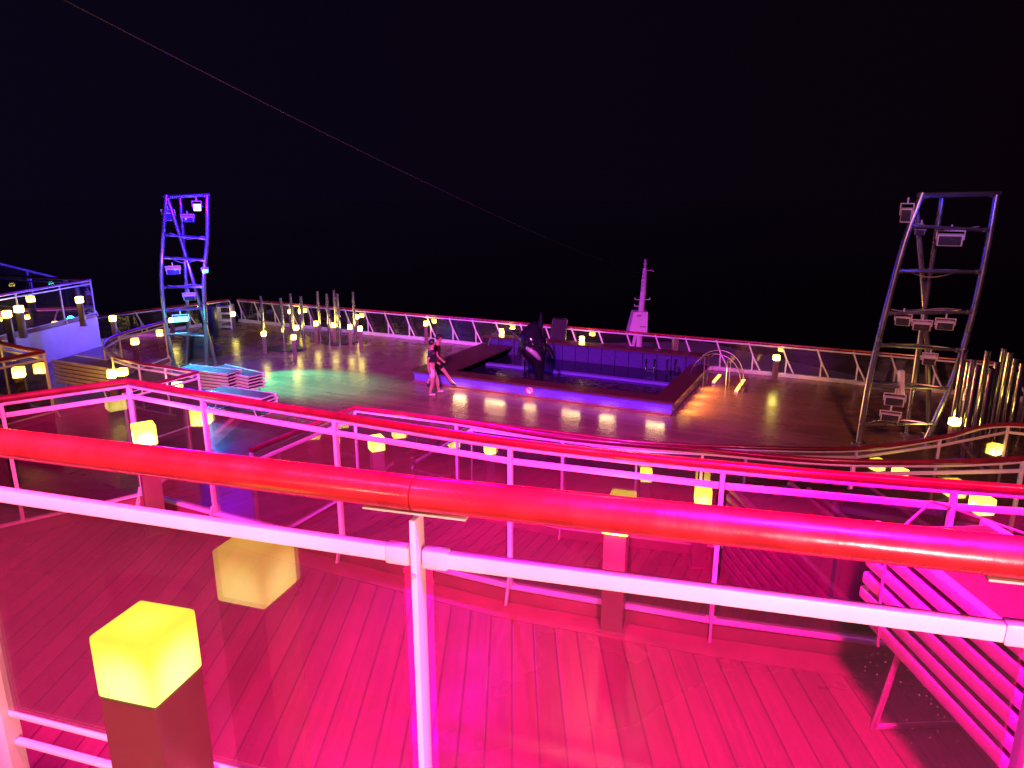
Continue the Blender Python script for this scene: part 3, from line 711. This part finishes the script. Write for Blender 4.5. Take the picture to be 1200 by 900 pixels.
lpart(MB().box((0, 0, 0.5), (0.16, 0.16, 1.0), 0.3, 0.01), 'column', M['pedestal'], t); lpart(MB().box((0, 0, 1.01), (0.18, 0.18, 0.02), 0.3, 0.004), 'cap', M['white'], t)

# ------------------------------------------------------------------ sculpture in the pool
sb = S(17.85, -7.95)
st = thing('pool_sculpture', 'glossy black and white leaping sculpture standing in the pool', 'sculpture', (*sb, 0.05))
path = [(0.10, 0, 0.0), (0.10, 0, 0.25), (0.08, 0, 0.5), (0.05, 0, 0.75), (-0.02, 0, 1.0), (-0.10, 0, 1.25), (-0.12, 0, 1.45), (-0.08, 0, 1.62), (-0.04, 0, 1.78), (0.0, 0, 1.86)]
rad = [0.10, 0.11, 0.15, 0.24, 0.36, 0.40, 0.36, 0.27, 0.15, 0.03]
def fat(path, rad, n=18, sub=4):
    P = smooth_line(path, sub); rr = []
    for i in range(len(rad) - 1):
        for k in range(sub): rr.append(rad[i] + (rad[i + 1] - rad[i]) * k / sub)
    rr.append(rad[-1]); return P, rr
P, rr = fat(path, rad); lpart(MB().tube(P, rr, 20), 'body', M['statue_black'], st, 80)
P2, r2 = fat([(-0.32, -0.14, 1.36), (-0.24, -0.31, 1.20), (-0.06, -0.375, 1.06), (0.06, -0.33, 0.92), (0.13, -0.20, 0.80)], [0.02, 0.07, 0.075, 0.06, 0.02])
lpart(MB().tube(P2, r2, 16), 'pale_band', M['statue_white'], st, 80)
P4, r4 = fat([(0.04, 0.0, 1.5), (0.10, 0, 1.75), (0.13, 0, 1.95), (0.12, 0, 2.15)], [0.13, 0.09, 0.05, 0.012]); lpart(MB().tube(P4, r4, 12, ry=1), 'raised_fin', M['statue_black'], st, 80)
for s in (-1, 1):
    P5, r5 = fat([(s * 0.22 - 0.05, -0.05, 1.25), (s * 0.42 - 0.04, -0.12, 1.08), (s * 0.48, -0.16, 0.82)], [0.10, 0.08, 0.02]); lpart(MB().tube(P5, r5, 12), 'flipper', M['statue_black'], st, 80)
lpart(MB().cyl((0.08, 0, -0.04), 0.26, 0.1, 24, 0.2), 'base', M['statue_black'], st)

# ------------------------------------------------------------------ bow rail
def bow_rail(label, p0, p1, n, z=0.0, name='bow_railing', h=0.98):
    t = thing(name, label, 'railing', (*p0, z), 'open steel railings at the deck edge')
    a, b = Vector((*p0, z)), Vector((*p1, z)); d = (b - a).normalized(); inb = Vector((d.y, -d.x, 0))
    if inb.dot(Vector((0, 0, 0)) - a) < 0: inb = -inb
    up = Vector((0, 0, 1))
    part(MB().tube([a + up * h, b + up * h], 0.03, 10), 'handrail', M['wood'], t)
    part(MB().tube([a + up * (h - 0.075), b + up * (h - 0.075)], 0.026, 10), 'lower_rail', M['white'], t)
    part(MB().beam(a + up * 0.06, b + up * 0.06, 0.14, 0.118, 0.01), 'kerb', M['white'], t)
    for k in range(n + 1):
        p = a.lerp(b, k / n)
        m = MB().beam(p + up * (h - 0.03) + inb * 0.0, p + up * 0.55 + d * 0.16, 0.045, 0.03, up=tuple(inb))
        m.beam(p + up * 0.55 + d * 0.16, p + up * 0.12 + d * 0.40, 0.045, 0.03, up=tuple(inb))
        m.beam(p + up * 0.56 + d * 0.16, p + up * 0.12 + d * 0.16, 0.045, 0.026, up=tuple(inb))
        part(m, 'post', M['white'], t)
    mb = MB(); c = (a + b) / 2 + up * 0.5 - inb * 0.08
    part(mb.beam(a + up * 0.5 - inb * 0.08, b + up * 0.5 - inb * 0.08, 0.01, 0.72), 'glass_screen', M['pane'], t, 0)
    return t
bow_rail('long straight white railing across the bow behind the pool', S(22.4, -24.2), S(22.4, 8.8), 34)
bow_rail('open railing down the starboard deck edge behind the steel columns', S(22.0, 9.0), S(11.0, 10.1), 11)
bow_rail('open railing down the port deck edge behind the blue tower', S(13.2, -26.0), S(22.2, -24.5), 9)
# high sloping windscreen rail on the port side
t = thing('windscreen', 'tall sloping glass windscreen with a pale top rail at the far left', 'windscreen', (*S(14.9, -25.4), 0))
q0 = T(-70, 292, 22.6); q1 = T(78, 328.5, 25.0)
part(MB().tube([q0, q1, q1 + Vector((0, 0, -0.35))], 0.05, 10), 'top_rail', M['white'], t)
for k in range(4):
    p = q0.lerp(q1, k / 3 * 0.96 + 0.02); zb = Z5
    part(MB().beam((p.x, p.y, zb), (p.x, p.y, p.z - 0.03), 0.05, 0.05, up=(1, 0, 0)), 'post', M['white'], t)
    part(MB().tube([(p.x - 0.25, p.y, p.z - 0.75), (p.x - 0.1, p.y, p.z - 0.55), (p.x + 0.1, p.y, p.z - 0.55), (p.x + 0.3, p.y, p.z - 0.75)], 0.016, 8), 'bracket', M['white'], t)
mm = MB(); bmv = [mm.bm.verts.new(v) for v in ((q0.x, q0.y, Z5 + 0.1), (q1.x, q1.y, Z5 + 0.1), (q1.x, q1.y, q1.z - 0.08), (q0.x, q0.y, q0.z - 0.08))]
fc = mm.bm.faces.new(bmv); ret = bmesh.ops.extrude_face_region(mm.bm, geom=[fc])
bmesh.ops.translate(mm.bm, vec=(-0.005, 0.01, 0), verts=[v for v in ret['geom'] if isinstance(v, bmesh.types.BMVert)])
part(mm, 'glass_panel', M['pane'], t, 0)

# ------------------------------------------------------------------ steel columns
def column(x, y, h, label, group, r=0.055):
    t = thing('steel_column', label, 'column', (x, y, 0), group)
    lpart(MB().cyl((0, 0, 0.03), r, h - 0.05, 20), 'shaft', M['chrome'], t)
    lpart(MB().cyl((0, 0, 0), r + 0.035, 0.03, 20), 'base_plate', M['chrome'], t)
    lpart(MB().cyl((0, 0, h - 0.02), r + 0.004, 0.02, 20), 'cap', M['chrome'], t)
def plinth(pts, label):
    c = sum((Vector(p) for p in pts), Vector((0, 0))) / len(pts)
    pl = [tuple(c + (Vector(p) - c) * 1.12) for p in pts]
    return tag(MB().prism(pl, 0.002, 0.06).build('column_plinth', M['dark'], None, 0), label, 'plinth')
left_cols = [(311, 410, 'left front'), (334, 413, 'middle front'), (345, 405, 'back'), (357, 410, 'right front')]
left2 = [(376, 401, 'left'), (387, 405, 'front left'), (395, 399, 'back'), (399, 405, 'front right'), (417, 402, 'right')]
def hull2(pts):
    pts = sorted(pts); 
    def half(ps):
        o = []
        for p in ps:
            while len(o) >= 2 and (o[-1][0] - o[-2][0]) * (p[1] - o[-2][1]) - (o[-1][1] - o[-2][1]) * (p[0] - o[-2][0]) <= 0: o.pop()
            o.append(p)
        return o
    a = half(pts); b = half(pts[::-1]); return a[:-1] + b[:-1]
for cols, gname in ((left_cols, 'first column group left of the walkers'), (left2, 'second column group near the bow rail')):
    pp = []
    for px, py, w_ in cols:
        x, y = G(px, py, H); pp.append((x, y)); column(x, y, 1.92, 'polished column, %s of the %s' % (w_, gname), 'steel columns of the ' + gname)
    plinth(hull2(pp), 'low dark plinth under the ' + gname)
rc = [(1131, 409, 14.6), (1141, 421, 14.2), (1147, 428, 13.9), (1158, 411, 15.0), (1169, 424, 14.5), (1177, 408, 15.4), (1184, 413, 15.2), (1191, 420, 14.9), (1199, 426, 14.4), (1212, 416, 15.0), (1136, 424, 15.3), (1163, 432, 13.8)]
names = ['leftmost, beside the tower leg', 'second tall', 'short front', 'tall middle', 'slim middle front', 'tallest rear', 'rear right of the tallest', 'right rear', 'right front', 'rightmost at the picture edge', 'low one behind the leftmost', 'lowest front middle']
for (px, py, D), nm in zip(rc, names):
    p = T(px, py, D); column(p.x, p.y, p.z, 'polished column in the right cluster, %s' % nm, 'steel columns of the right cluster', 0.06)

# ------------------------------------------------------------------ floodlights
def floodlight(pos, aim, label, size=(0.42, 0.14, 0.26), group='floodlights on the towers', lens=None):
    size = tuple(q * 0.85 for q in size)
    t = thing('floodlight', label, 'floodlight', tuple(pos), group)
    d = (Vector(aim) - Vector(pos)).normalized(); q = d.to_track_quat('-Y', 'Z').to_matrix().to_4x4()
    w_, dp, h_ = size
    def tr(m): bmesh.ops.transform(m.bm, matrix=q, verts=m.bm.verts); return m
    m = MB().box((0, 0, 0), (w_, dp, h_), 0, 0.02).box((0, dp / 2 + 0.035, 0), (w_ * 0.7, 0.07, h_ * 0.7), 0, 0.015)
    for k in range(5): m.box((-w_ * 0.3 + k * w_ * 0.15, dp / 2 + 0.085, 0), (0.012, 0.05, h_ * 0.6))
    lpart(tr(m), 'housing', M['housing'], t)
    lpart(tr(MB().box((0, -dp / 2 - 0.004, 0), (w_ * 0.86, 0.012, h_ * 0.8), 0, 0.004)), 'lens', lens or M['lens'], t)
    y = MB().tube([(-w_ / 2 - 0.015, 0, 0), (-w_ / 2 - 0.015, 0, h_ * 0.8), (w_ / 2 + 0.015, 0, h_ * 0.8), (w_ / 2 + 0.015, 0, 0)], 0.012, 8)
    y.tube([(0, 0, h_ * 0.8), (0, 0.02, h_ * 0.8 + 0.12)], 0.018, 8)
    lpart(tr(y), 'yoke', M['housing'], t)
    return t

# ------------------------------------------------------------------ towers
def tower(label, D0, legs, poles, rungs, depth, r=0.064):
    base = T(*legs[0][0], D0)
    t = thing('lighting_tower', label, 'lighting tower', (base.x, base.y, 0), 'steel lighting towers')
    L3d = []
    for leg in legs:
        pts = smooth_line([T(x, y, D0) for x, y in leg], 8)
        pts[0] = Vector((pts[0].x, pts[0].y, 0.0)); L3d.append(pts)
        part(MB().tube(pts, r, 14), 'leg', M['brushed'], t, 60)
    P3d = []
    for pole, dd in zip(poles, depth):
        n = len(pole)
        pts = smooth_line([T(x, y, D0 + dd[0] + (dd[1] - dd[0]) * i / (n - 1)) for i, (x, y) in enumerate(pole)], 6)
        pts[0] = Vector((pts[0].x, pts[0].y, 0.0)); P3d.append(pts)
        part(MB().tube(pts, r * 0.85, 12), 'rear_pole', M['brushed'], t, 60)
    def at(pts, z):
        return min(pts, key=lambda p: abs(p.z - z))
    for z in rungs:
        a, b = at(L3d[0], z), at(L3d[1], z); c = at(P3d[0], z)
        m = MB().tube([a, b], 0.034, 8)
        if z < 0.97 * rungs[0]:
            mid = (a + b) / 2; mid2 = mid + Vector((0, 0.35, 0.0))
            m.tube([a, a.lerp(b, 0.25) + Vector((0, 0.26, 0)), mid2, a.lerp(b, 0.75) + Vector((0, 0.26, 0)), b], 0.024, 8)
        else:
            m.tube([a + Vector((-0.08, 0, 0.03)), b + Vector((0.08, 0, 0.03))], 0.045, 8)
        for e_ in (a, b): m.tube([e_ + (b - a).normalized() * (0.04 if e_ is a else -0.04), e_ + (b - a).normalized() * (0.14 if e_ is a else -0.14)], 0.05, 10)
        part(m, 'rung', M['brushed'], t)
    for pts in L3d + P3d:
        p = pts[0]; part(MB().cyl((p.x, p.y, 0.001), r * 2.4, 0.025, 18), 'foot_plate', M['brushed'], t)
    # loose power cables sagging between the lamps
    for k, z in enumerate(rungs[1:-1]):
        a, b = at(L3d[0], z), at(L3d[1], z)
        pts = [a.lerp(b, u) + Vector((0, 0.12, 0.06 - 0.16 * math.sin(math.pi * u) * (0.6 + 0.5 * math.sin(k * 2.1)) + 0.03 * math.sin(9 * u + k))) for u in [i / 14 * 0.8 + 0.1 for i in range(15)]]
        part(MB().tube(pts, 0.012, 6), 'cable', M['cable'], t)
    return t, L3d, P3d
DR = 14.9
tower('dim steel ladder-like lighting tower on the starboard side, leaning right with curved legs', DR,
      [[(1006, 521), (1020, 440), (1043, 345), (1061, 280), (1081, 226)], [(1084, 519), (1116, 446), (1138, 375), (1155, 300), (1168, 228)]],
      [[(1062, 512), (1078, 400), (1090, 320), (1104, 232)], [(1088, 512), (1088, 440), (1083, 350), (1074, 246)]],
      [T(1120, y, DR).z for y in (229, 267, 316, 366, 408, 455, 496)], [(0.7, 0.35), (0.7, 0.45)])
z0 = 'white floodlight on the right tower, '
floodlight(T(1062, 252, DR), T(1040, 300, 12), z0 + 'up at its left shoulder', (0.24, 0.16, 0.34))
floodlight(T(1113, 281, DR + 0.1), T(1120, 420, 10), z0 + 'wide one below the second rung', (0.55, 0.16, 0.28))
floodlight(T(1078, 270, DR + 0.2), T(1078, 380, 13), z0 + 'small box at the pole below the top', (0.22, 0.16, 0.18))
floodlight(T(1058, 376, DR + 0.05), T(1020, 440, 12), z0 + 'left of the three on the fourth rung', (0.34, 0.15, 0.22))
floodlight(T(1080, 382, DR - 0.1), T(1085, 460, 12.5), z0 + 'middle of the three on the fourth rung', (0.40, 0.15, 0.2))
floodlight(T(1107, 381, DR + 0.05), T(1135, 470, 12), z0 + 'right of the three on the fourth rung', (0.40, 0.15, 0.22))
floodlight(T(1089, 421, DR + 0.1), T(1085, 520, 13), z0 + 'single box under the fifth rung', (0.30, 0.2, 0.24))
floodlight(T(1048, 470, DR), T(1030, 560, 11), z0 + 'upper of the pair low down', (0.46, 0.16, 0.24))
floodlight(T(1043, 489, DR - 0.05), T(1035, 560, 11.5), z0 + 'lower of the pair low down', (0.44, 0.15, 0.2))
tag(MB().beam(T(1056, 434, DR), T(1056, 462, DR), 0.12, 0.1, 0.01, up=(1, 0, 0)).build('junction_box', M['housing'], None), 'narrow upright box on the lower left of the right tower', 'junction box')

DL = 22.0
tower('slim lighting tower lit deep blue on the port side beside the turquoise loungers', DL,
      [[(205, 431), (195, 385), (189, 330), (191, 275), (195, 228)], [(242, 431), (241, 380), (239, 330), (243, 280), (243, 229)]],
      [[(252, 424), (240, 378), (218, 300), (195, 228)], [(218, 424), (220, 380), (217, 310), (211, 232)]],
      [T(215, y, DL).z for y in (230, 277, 305, 334, 364, 391)], [(0.5, 0.0), (0.6, 0.3)])
z0 = 'floodlight on the blue tower, '
floodlight(T(231, 243, DL - 0.1), T(300, 330, 8), z0 + 'top one shining blue white', (0.26, 0.14, 0.26), lens=M['blue_led'])
floodlight(T(198, 253, DL + 0.1), T(150, 420, 16), z0 + 'unlit violet one at the upper left', (0.40, 0.16, 0.3))
floodlight(T(220, 256, DL + 0.2), T(230, 420, 18), z0 + 'unlit one at the pole near the top', (0.40, 0.16, 0.22))
floodlight(T(203, 317, DL - 0.05), T(205, 420, 19), z0 + 'left middle, facing down', (0.46, 0.16, 0.24))
floodlight(T(240, 317, DL - 0.05), T(330, 440, 17), z0 + 'small turquoise one on the right leg', (0.2, 0.14, 0.14), lens=M['cyan_led'])
floodlight(T(212, 374, DL - 0.3), T(213, 415, 14), z0 + 'lowest, glowing turquoise between the legs', (0.5, 0.16, 0.2), lens=M['cyan_led'])
floodlight(T(222, 348, DL), T(225, 440, 19), z0 + 'unlit one in the cable tangle', (0.4, 0.16, 0.22))
# light given by the blue tower's lamps
p = T(231, 243, DL - 0.9); point('tower_blue_light', tuple(p), (0.03, 0.0, 1.0), 1500, 0.1)
p = T(215, 320, DL - 0.7); point('tower_blue_light_low', tuple(p), (0.05, 0.01, 1.0), 600, 0.1)
p = T(212, 376, DL - 0.9); point('tower_cyan_light', tuple(p), (0.02, 1.0, 0.85), 14, 0.1)
p = T(214, 366, DL - 1.0); q = T(222, 412, DL); spot('cyan_tower_spot', tuple(p), tuple(q), (0.0, 0.8, 1.0), 160, 110, 0.8, 0.1)
p = T(243, 318, DL - 0.3); q = G(348, 447, H); spot('cyan_deck_spot', tuple(p), (q[0], q[1], 0), (0.05, 1.0, 0.55), 6500, 46, 0.7, 0.08)
q = G(236, 436, H - 0.6); p = T(212, 340, DL - 0.8); spot('cyan_stack_spot', tuple(p), (q[0], q[1], 0.6), (0.0, 0.85, 0.72), 900, 46, 0.5, 0.08)
p = T(205, 320, DL - 0.4); q = T(60, 400, 18.5); spot('blue_wall_spot', tuple(p), tuple(q), (0.55, 0.0, 1.0), 120, 40, 0.6, 0.1)
p = T(1150, 250, DR - 1.2); point('right_tower_fill', tuple(p), (0.06, 0.05, 1.0), 45, 0.1)  # blue fill added; none of the right tower's own lamps is lit

# dark cabinets by the blue tower
p = G(222, 425, H)
t = thing('equipment_cabinet', 'dark cabinet standing between the legs of the blue tower', 'cabinet', (p[0], p[1] + 0.9, 0))
lpart(MB().box((0, 0, 0.36), (0.85, 0.5, 0.72), 0.3, 0.02), 'body', M['dark'], t); lpart(MB().box((0, 0, 0.735), (0.89, 0.54, 0.03), 0.3, 0.008), 'lid', M['dark'], t)
p = G(248, 394, H)
t = thing('equipment_cabinet', 'tall dark cabinet right of the blue tower', 'cabinet', (p[0], p[1], 0))
lpart(MB().box((0, 0, 0.6), (0.5, 0.5, 1.2), 0.2, 0.02), 'body', M['dark'], t); lpart(MB().box((0, -0.256, 0.6), (0.42, 0.012, 1.05), 0.0, 0.004), 'door', M['dark'], t)
p = G(266, 385, H)
t = thing('luggage_rack', 'pale standing frame with shelves by the rail beside two lamps', 'rack', (p[0], p[1], 0))
for x in (-0.28, 0.28): lpart(MB().box((x, 0, 0.5), (0.06, 0.4, 1.0), 0, 0.006), 'upright', M['white'], t)
for z in (0.08, 0.36, 0.64, 0.92): lpart(MB().box((0, 0, z), (0.50, 0.4, 0.03), 0, 0.004), 'shelf', M['white'], t)

# upright lounger leaning on the bow rail
p = S(22.1, -9.0)
t = thing('folded_lounger', 'single lounger standing upright against the bow rail behind the pool', 'sun lounger', (p[0], p[1], 0.50))
ln = Vector((A26 * 0.2, B26 * 0.2, 1.0)); sd = Vector((B26, -A26, 0))
b0 = Vector((p[0] - A26 * 0.1, p[1] - B26 * 0.1, 0.50))
c = [b0 - sd * 0.28, b0 - sd * 0.28 + ln * 0.74, b0 - sd * 0.22 + ln * 0.80, b0 + sd * 0.22 + ln * 0.80, b0 + sd * 0.28 + ln * 0.74, b0 + sd * 0.28, b0 - sd * 0.28]
part(MB().tube(c, 0.02, 8), 'frame', M['chrome'], t)
part(MB().beam(b0 + ln * 0.05, b0 + ln * 0.76, 0.5, 0.015, up=tuple(ln.cross(sd))), 'sling', M['sling_dark_and_shade'], t)

# ------------------------------------------------------------------ mast on the foredeck
mx, my = S(27.2, -7.75)
t = thing('mast', 'pink lit white mast with a boxy foot beyond the bow rail', 'mast', (mx, my, -2.6))
def frustum(mb, c, w0, w1, d0, d1, z0, z1):
    lo = [(c[0] - w0 / 2, c[1] - d0 / 2), (c[0] + w0 / 2, c[1] - d0 / 2), (c[0] + w0 / 2, c[1] + d0 / 2), (c[0] - w0 / 2, c[1] + d0 / 2)]
    hi = [(c[0] - w1 * 0.32, c[1] - d1 / 2), (c[0] + w1 * 0.6, c[1] - d1 / 2), (c[0] + w1 * 0.6, c[1] + d1 / 2), (c[0] - w1 * 0.32, c[1] + d1 / 2)]
    a = [mb.bm.verts.new((x, y, z0)) for x, y in lo]; b = [mb.bm.verts.new((x, y, z1)) for x, y in hi]
    mb.bm.faces.new(a[::-1]); mb.bm.faces.new(b)
    for i in range(4): mb.bm.faces.new((a[i], a[(i + 1) % 4], b[(i + 1) % 4], b[i]))
mb = MB(); frustum(mb, (0, 0), 0.72, 0.60, 0.7, 0.55, 2.68, 3.52); bx = lpart(mb, 'box', M['white'], t, 0)
mb = MB().box((0.18, -0.345, 2.95), (0.24, 0.02, 0.025)).box((0.02, -0.31, 3.38), (0.18, 0.02, 0.025)); lpart(mb, 'hatch_handle', M['dark'], bx)
lpart(MB().tube([(0.14, 0, 3.5), (0.19, 0, 4.3), (0.22, 0, 5.2)], [0.115, 0.11, 0.085], 16), 'pole', M['white'], t)
lpart(MB().cyl((0.22, 0, 5.2), 0.05, 0.14).cyl((0.22, 0, 5.34), 0.075, 0.05).cyl((0.22, 0, 5.39), 0.05, 0.12).cyl((0.22, 0, 5.51), 0.03, 0.04), 'mast_light', M['housing'], t)
lpart(MB().tube([(0.26, 0, 5.1), (0.5, 0, 5.12), (0.56, 0, 5.06)], 0.02, 8), 'arm', M['white'], t)
for z in (3.72, 3.98):
    lpart(MB().tube([(-0.14, -0.05, z + 0.08), (-0.12, -0.05, z), (0.44 if z > 3.8 else 0.16, -0.05, z), (0.46 if z > 3.8 else 0.17, -0.05, z + 0.08)], 0.016, 8), 'step_bar', M['white'], t)
for k in range(5): lpart(MB().box((0.10 + 0.02 * k, -0.12, 4.35 + 0.16 * k), (0.07, 0.06, 0.07), 0, 0.01), 'fitting', M['housing'], t)
lpart(MB().tube([(-0.02, 0, 2.68), (-0.45, 0, 0.0)], 0.07, 10), 'leg', M['white'], t); lpart(MB().tube([(0.12, 0, 2.68), (0.14, 0, 0.0)], 0.12, 12), 'leg', M['white'], t)
spot('mast_flood', (*S(23.5, -10.0), -1.5), (mx, my, 1.2), (0.9, 0.06, 0.8), 260, 60, 0.6, 0.1)

# long cable from above the viewer down to the mast
a = T(75, 0, 9.0); b = Vector((mx + 0.2, my, 2.35)); pts = []
for k in range(60):
    u = -0.35 + 1.35 * k / 59
    p = a.lerp(b, u); pts.append(p + Vector((0, 0, -0.62 * 4 * u * (1 - u) * 0.42)))
tag(MB().tube(pts, 0.006, 6).build('signal_wire', M['wire'], None), 'thin wire slanting down across the night sky to the mast', 'wire')

# ------------------------------------------------------------------ people
def skin_mesh(name, verts, edges, radii, m, parent, sub=2):
    me = bpy.data.meshes.new(name); me.from_pydata([Vector(v) for v in verts], edges, []); 
    o = bpy.data.objects.new(name, me); COL.objects.link(o)
    sk = o.modifiers.new('s', 'SKIN'); sk.use_smooth_shade = True
    lay = me.skin_vertices[0].data if len(me.skin_vertices) else me.attributes and None
    for i, r in enumerate(radii):
        lay[i].radius = (r, r) if not isinstance(r, tuple) else r
        lay[i].use_root = (i == 0)
    sb_ = o.modifiers.new('u', 'SUBSURF'); sb_.levels = sub; sb_.render_levels = sub
    dg = bpy.context.evaluated_depsgraph_get(); dg.update()
    m2 = bpy.data.meshes.new_from_object(o.evaluated_get(dg)); m2.name = name
    bpy.data.objects.remove(o); bpy.data.meshes.remove(me)
    m2.materials.clear(); m2.materials.append(m)
    for p in m2.polygons: p.use_smooth = True
    o2 = bpy.data.objects.new(name, m2); COL.objects.link(o2); o2.parent = parent
    return o2
def person(loc, rz, label, j, shirt, shorts, shoes, scale=1.0):
    """j: joints in metres, x forward, y left, z up"""
    root = thing('person', label, 'person', loc, 'two people walking on the pool deck', rz)
    V, E, Rr = [], [], []
    def add(name, r): V.append(Vector(j[name]) * scale); Rr.append(r * scale); return len(V) - 1
    pel = add('pelvis', 0.125); sp = add('spine', 0.115); ch = add('chest', 0.125); nk = add('neck', 0.052); hb = add('headb', 0.072); hd = add('head', 0.095); ht = add('headt', 0.07)
    E += [(pel, sp), (sp, ch), (ch, nk), (nk, hb), (hb, hd), (hd, ht)]
    limbs = {}
    for s in 'lr':
        sh = add('sh' + s, 0.058); el = add('el' + s, 0.038); wr = add('wr' + s, 0.026); pm = add('hd' + s, 0.03)
        E += [(ch, sh), (sh, el), (el, wr), (wr, pm)]
        wv, hv = Vector(j['wr' + s]), Vector(j['hd' + s]); d = (hv - wv).normalized()
        sdv = d.cross(Vector((0, 1, 0))).normalized()
        for k in range(5):
            off = sdv * (0.018 * (k - 2)) if k < 4 else -sdv * 0.04 + d * -0.01
            tip = hv + d * (0.07 if k < 4 else 0.025) + off * 1.2
            j['f%s%d' % (s, k)] = tuple(tip); fi = add('f%s%d' % (s, k), 0.009); E.append((pm, fi))
        hp = add('hp' + s, 0.095); kn = add('kn' + s, 0.066); an = add('an' + s, 0.044); to = add('to' + s, 0.032)
        E += [(pel, hp), (hp, kn), (kn, an), (an, to)]
    skin_mesh('body', V, E, Rr, M['skin'], root)
    # shirt
    a = lambda n_: Vector(j[n_]) * scale
    sv = [a('chest'), a('spine'), a('pelvis') + Vector((0, 0, 0.04)) * scale, a('chest').lerp(a('neck'), 0.55)]; se = [(0, 1), (1, 2), (0, 3)]; sr = [0.148 * scale, 0.138 * scale, 0.142 * scale, 0.075 * scale]
    for s in 'lr':
        i = len(sv); sv += [a('sh' + s), a('sh' + s).lerp(a('el' + s), 0.7)]; se += [(0, i), (i, i + 1)]; sr += [0.076 * scale, 0.066 * scale]
    skin_mesh('shirt', sv, se, sr, shirt, root)
    pv = [a('pelvis') - Vector((0, 0, 0.01)) * scale, a('pelvis').lerp(a('spine'), 0.5)]; pe = [(0, 1)]; pr = [0.142 * scale, 0.132 * scale]
    for s in 'lr':
        i = len(pv); pv += [a('hp' + s), a('hp' + s).lerp(a('kn' + s), 0.8)]; pe += [(0, i), (i, i + 1)]; pr += [0.105 * scale, 0.09 * scale]
    skin_mesh('shorts', pv, pe, pr, shorts, root)
    for s in 'lr':
        an, to = a('an' + s), a('to' + s); d = (to - an); 
        skin_mesh('shoe', [an - d * 0.25 - Vector((0, 0, 0.03)), an.lerp(to, 0.5) - Vector((0, 0, 0.012)), to + d * 0.25], [(0, 1), (1, 2)], [0.045 * scale, 0.046 * scale, 0.036 * scale], shoes, root)
    h = a('head'); hm = MB(); bmesh.ops.create_icosphere(hm.bm, subdivisions=3, radius=0.112 * scale)
    for v in hm.bm.verts:
        v.co.z *= 1.12
        if v.co.x > 0.045 * scale and v.co.z < 0.065 * scale: v.co.x *= 0.45
        if v.co.z < -0.05 * scale: v.co.z = -0.05 * scale - (v.co.z + 0.05 * scale) * 0.3
        v.co += h + Vector((-0.012, 0, 0.03)) * scale
    lpart(hm, 'hair', M['hair'], root, 60)
    fm = MB()
    fm.tube([h + Vector((0.085, 0, 0.0)) * scale, h + Vector((0.118, 0, -0.022)) * scale], [0.010 * scale, 0.016 * scale], 8)
    for s in (-1, 1): fm.tube([h + Vector((0.0, s * 0.092, 0.012)) * scale, h + Vector((-0.012, s * 0.108, -0.018)) * scale], [0.02 * scale, 0.016 * scale], 8)
    lpart(fm, 'nose_and_ears', M['skin'], root, 60)
    em = MB()
    for s in (-1, 1): em.box(h + Vector((0.092, s * 0.034, 0.012)) * scale, (0.012, 0.026, 0.012))
    em.box(h + Vector((0.090, 0, -0.055)) * scale, (0.012, 0.045, 0.008))
    lpart(em, 'eyes_and_mouth', M['hair'], root, 60)
    return root
walk1 = dict(pelvis=(0, 0, 0.90), spine=(0.01, 0, 1.08), chest=(0.03, 0, 1.30), neck=(0.04, 0, 1.46), headb=(0.06, 0, 1.53), head=(0.07, 0, 1.60), headt=(0.06, 0, 1.66),
  shl=(0.02, 0.18, 1.38), ell=(0.06, 0.24, 1.12), wrl=(0.22, 0.20, 0.98), hdl=(0.28, 0.18, 0.95), shr=(0.02, -0.18, 1.38), elr=(-0.16, -0.24, 1.14), wrr=(-0.12, -0.24, 0.90), hdr=(-0.10, -0.23, 0.83),
  hpl=(0.0, 0.09, 0.84), knl=(0.20, 0.10, 0.48), anl=(0.24, 0.10, 0.10), tol=(0.38, 0.11, 0.06), hpr=(0.0, -0.09, 0.84), knr=(0.02, -0.09, 0.46), anr=(-0.08, -0.09, 0.08), tor=(0.06, -0.10, 0.035))
walk2 = dict(pelvis=(0, 0, 0.92), spine=(0.03, 0, 1.10), chest=(0.07, 0, 1.32), neck=(0.10, 0, 1.48), headb=(0.12, 0, 1.55), head=(0.14, 0, 1.62), headt=(0.13, 0, 1.68),
  shl=(0.06, 0.18, 1.40), ell=(-0.12, 0.24, 1.18), wrl=(-0.02, 0.24, 0.98), hdl=(0.03, 0.24, 0.94), shr=(0.06, -0.18, 1.40), elr=(0.10, -0.25, 1.15), wrr=(0.24, -0.22, 0.98), hdr=(0.29, -0.21, 0.95),
  hpl=(0.0, 0.09, 0.86), knl=(-0.06, 0.09, 0.46), anl=(-0.30, 0.09, 0.18), tol=(-0.26, 0.09, 0.045), hpr=(0.02, -0.09, 0.86), knr=(0.30, -0.09, 0.60), anr=(0.52, -0.09, 0.24), tor=(0.64, -0.10, 0.16))
p = G(506, 463, H); person((p[0], p[1], 0), R(20), 'person in black t-shirt and pale shorts walking, nearer of the two', walk1, M['tee_black'], M['short_pale'], M['shoe_pale'], 0.90)
p = G(509, 459, H); person((p[0] + 0.02, p[1] + 0.35, 0), R(-5), 'person in dark red t-shirt and dark shorts striding, half hidden behind the nearer one', walk2, M['tee_red'], M['short_dark'], M['shoe_dark'], 0.89)
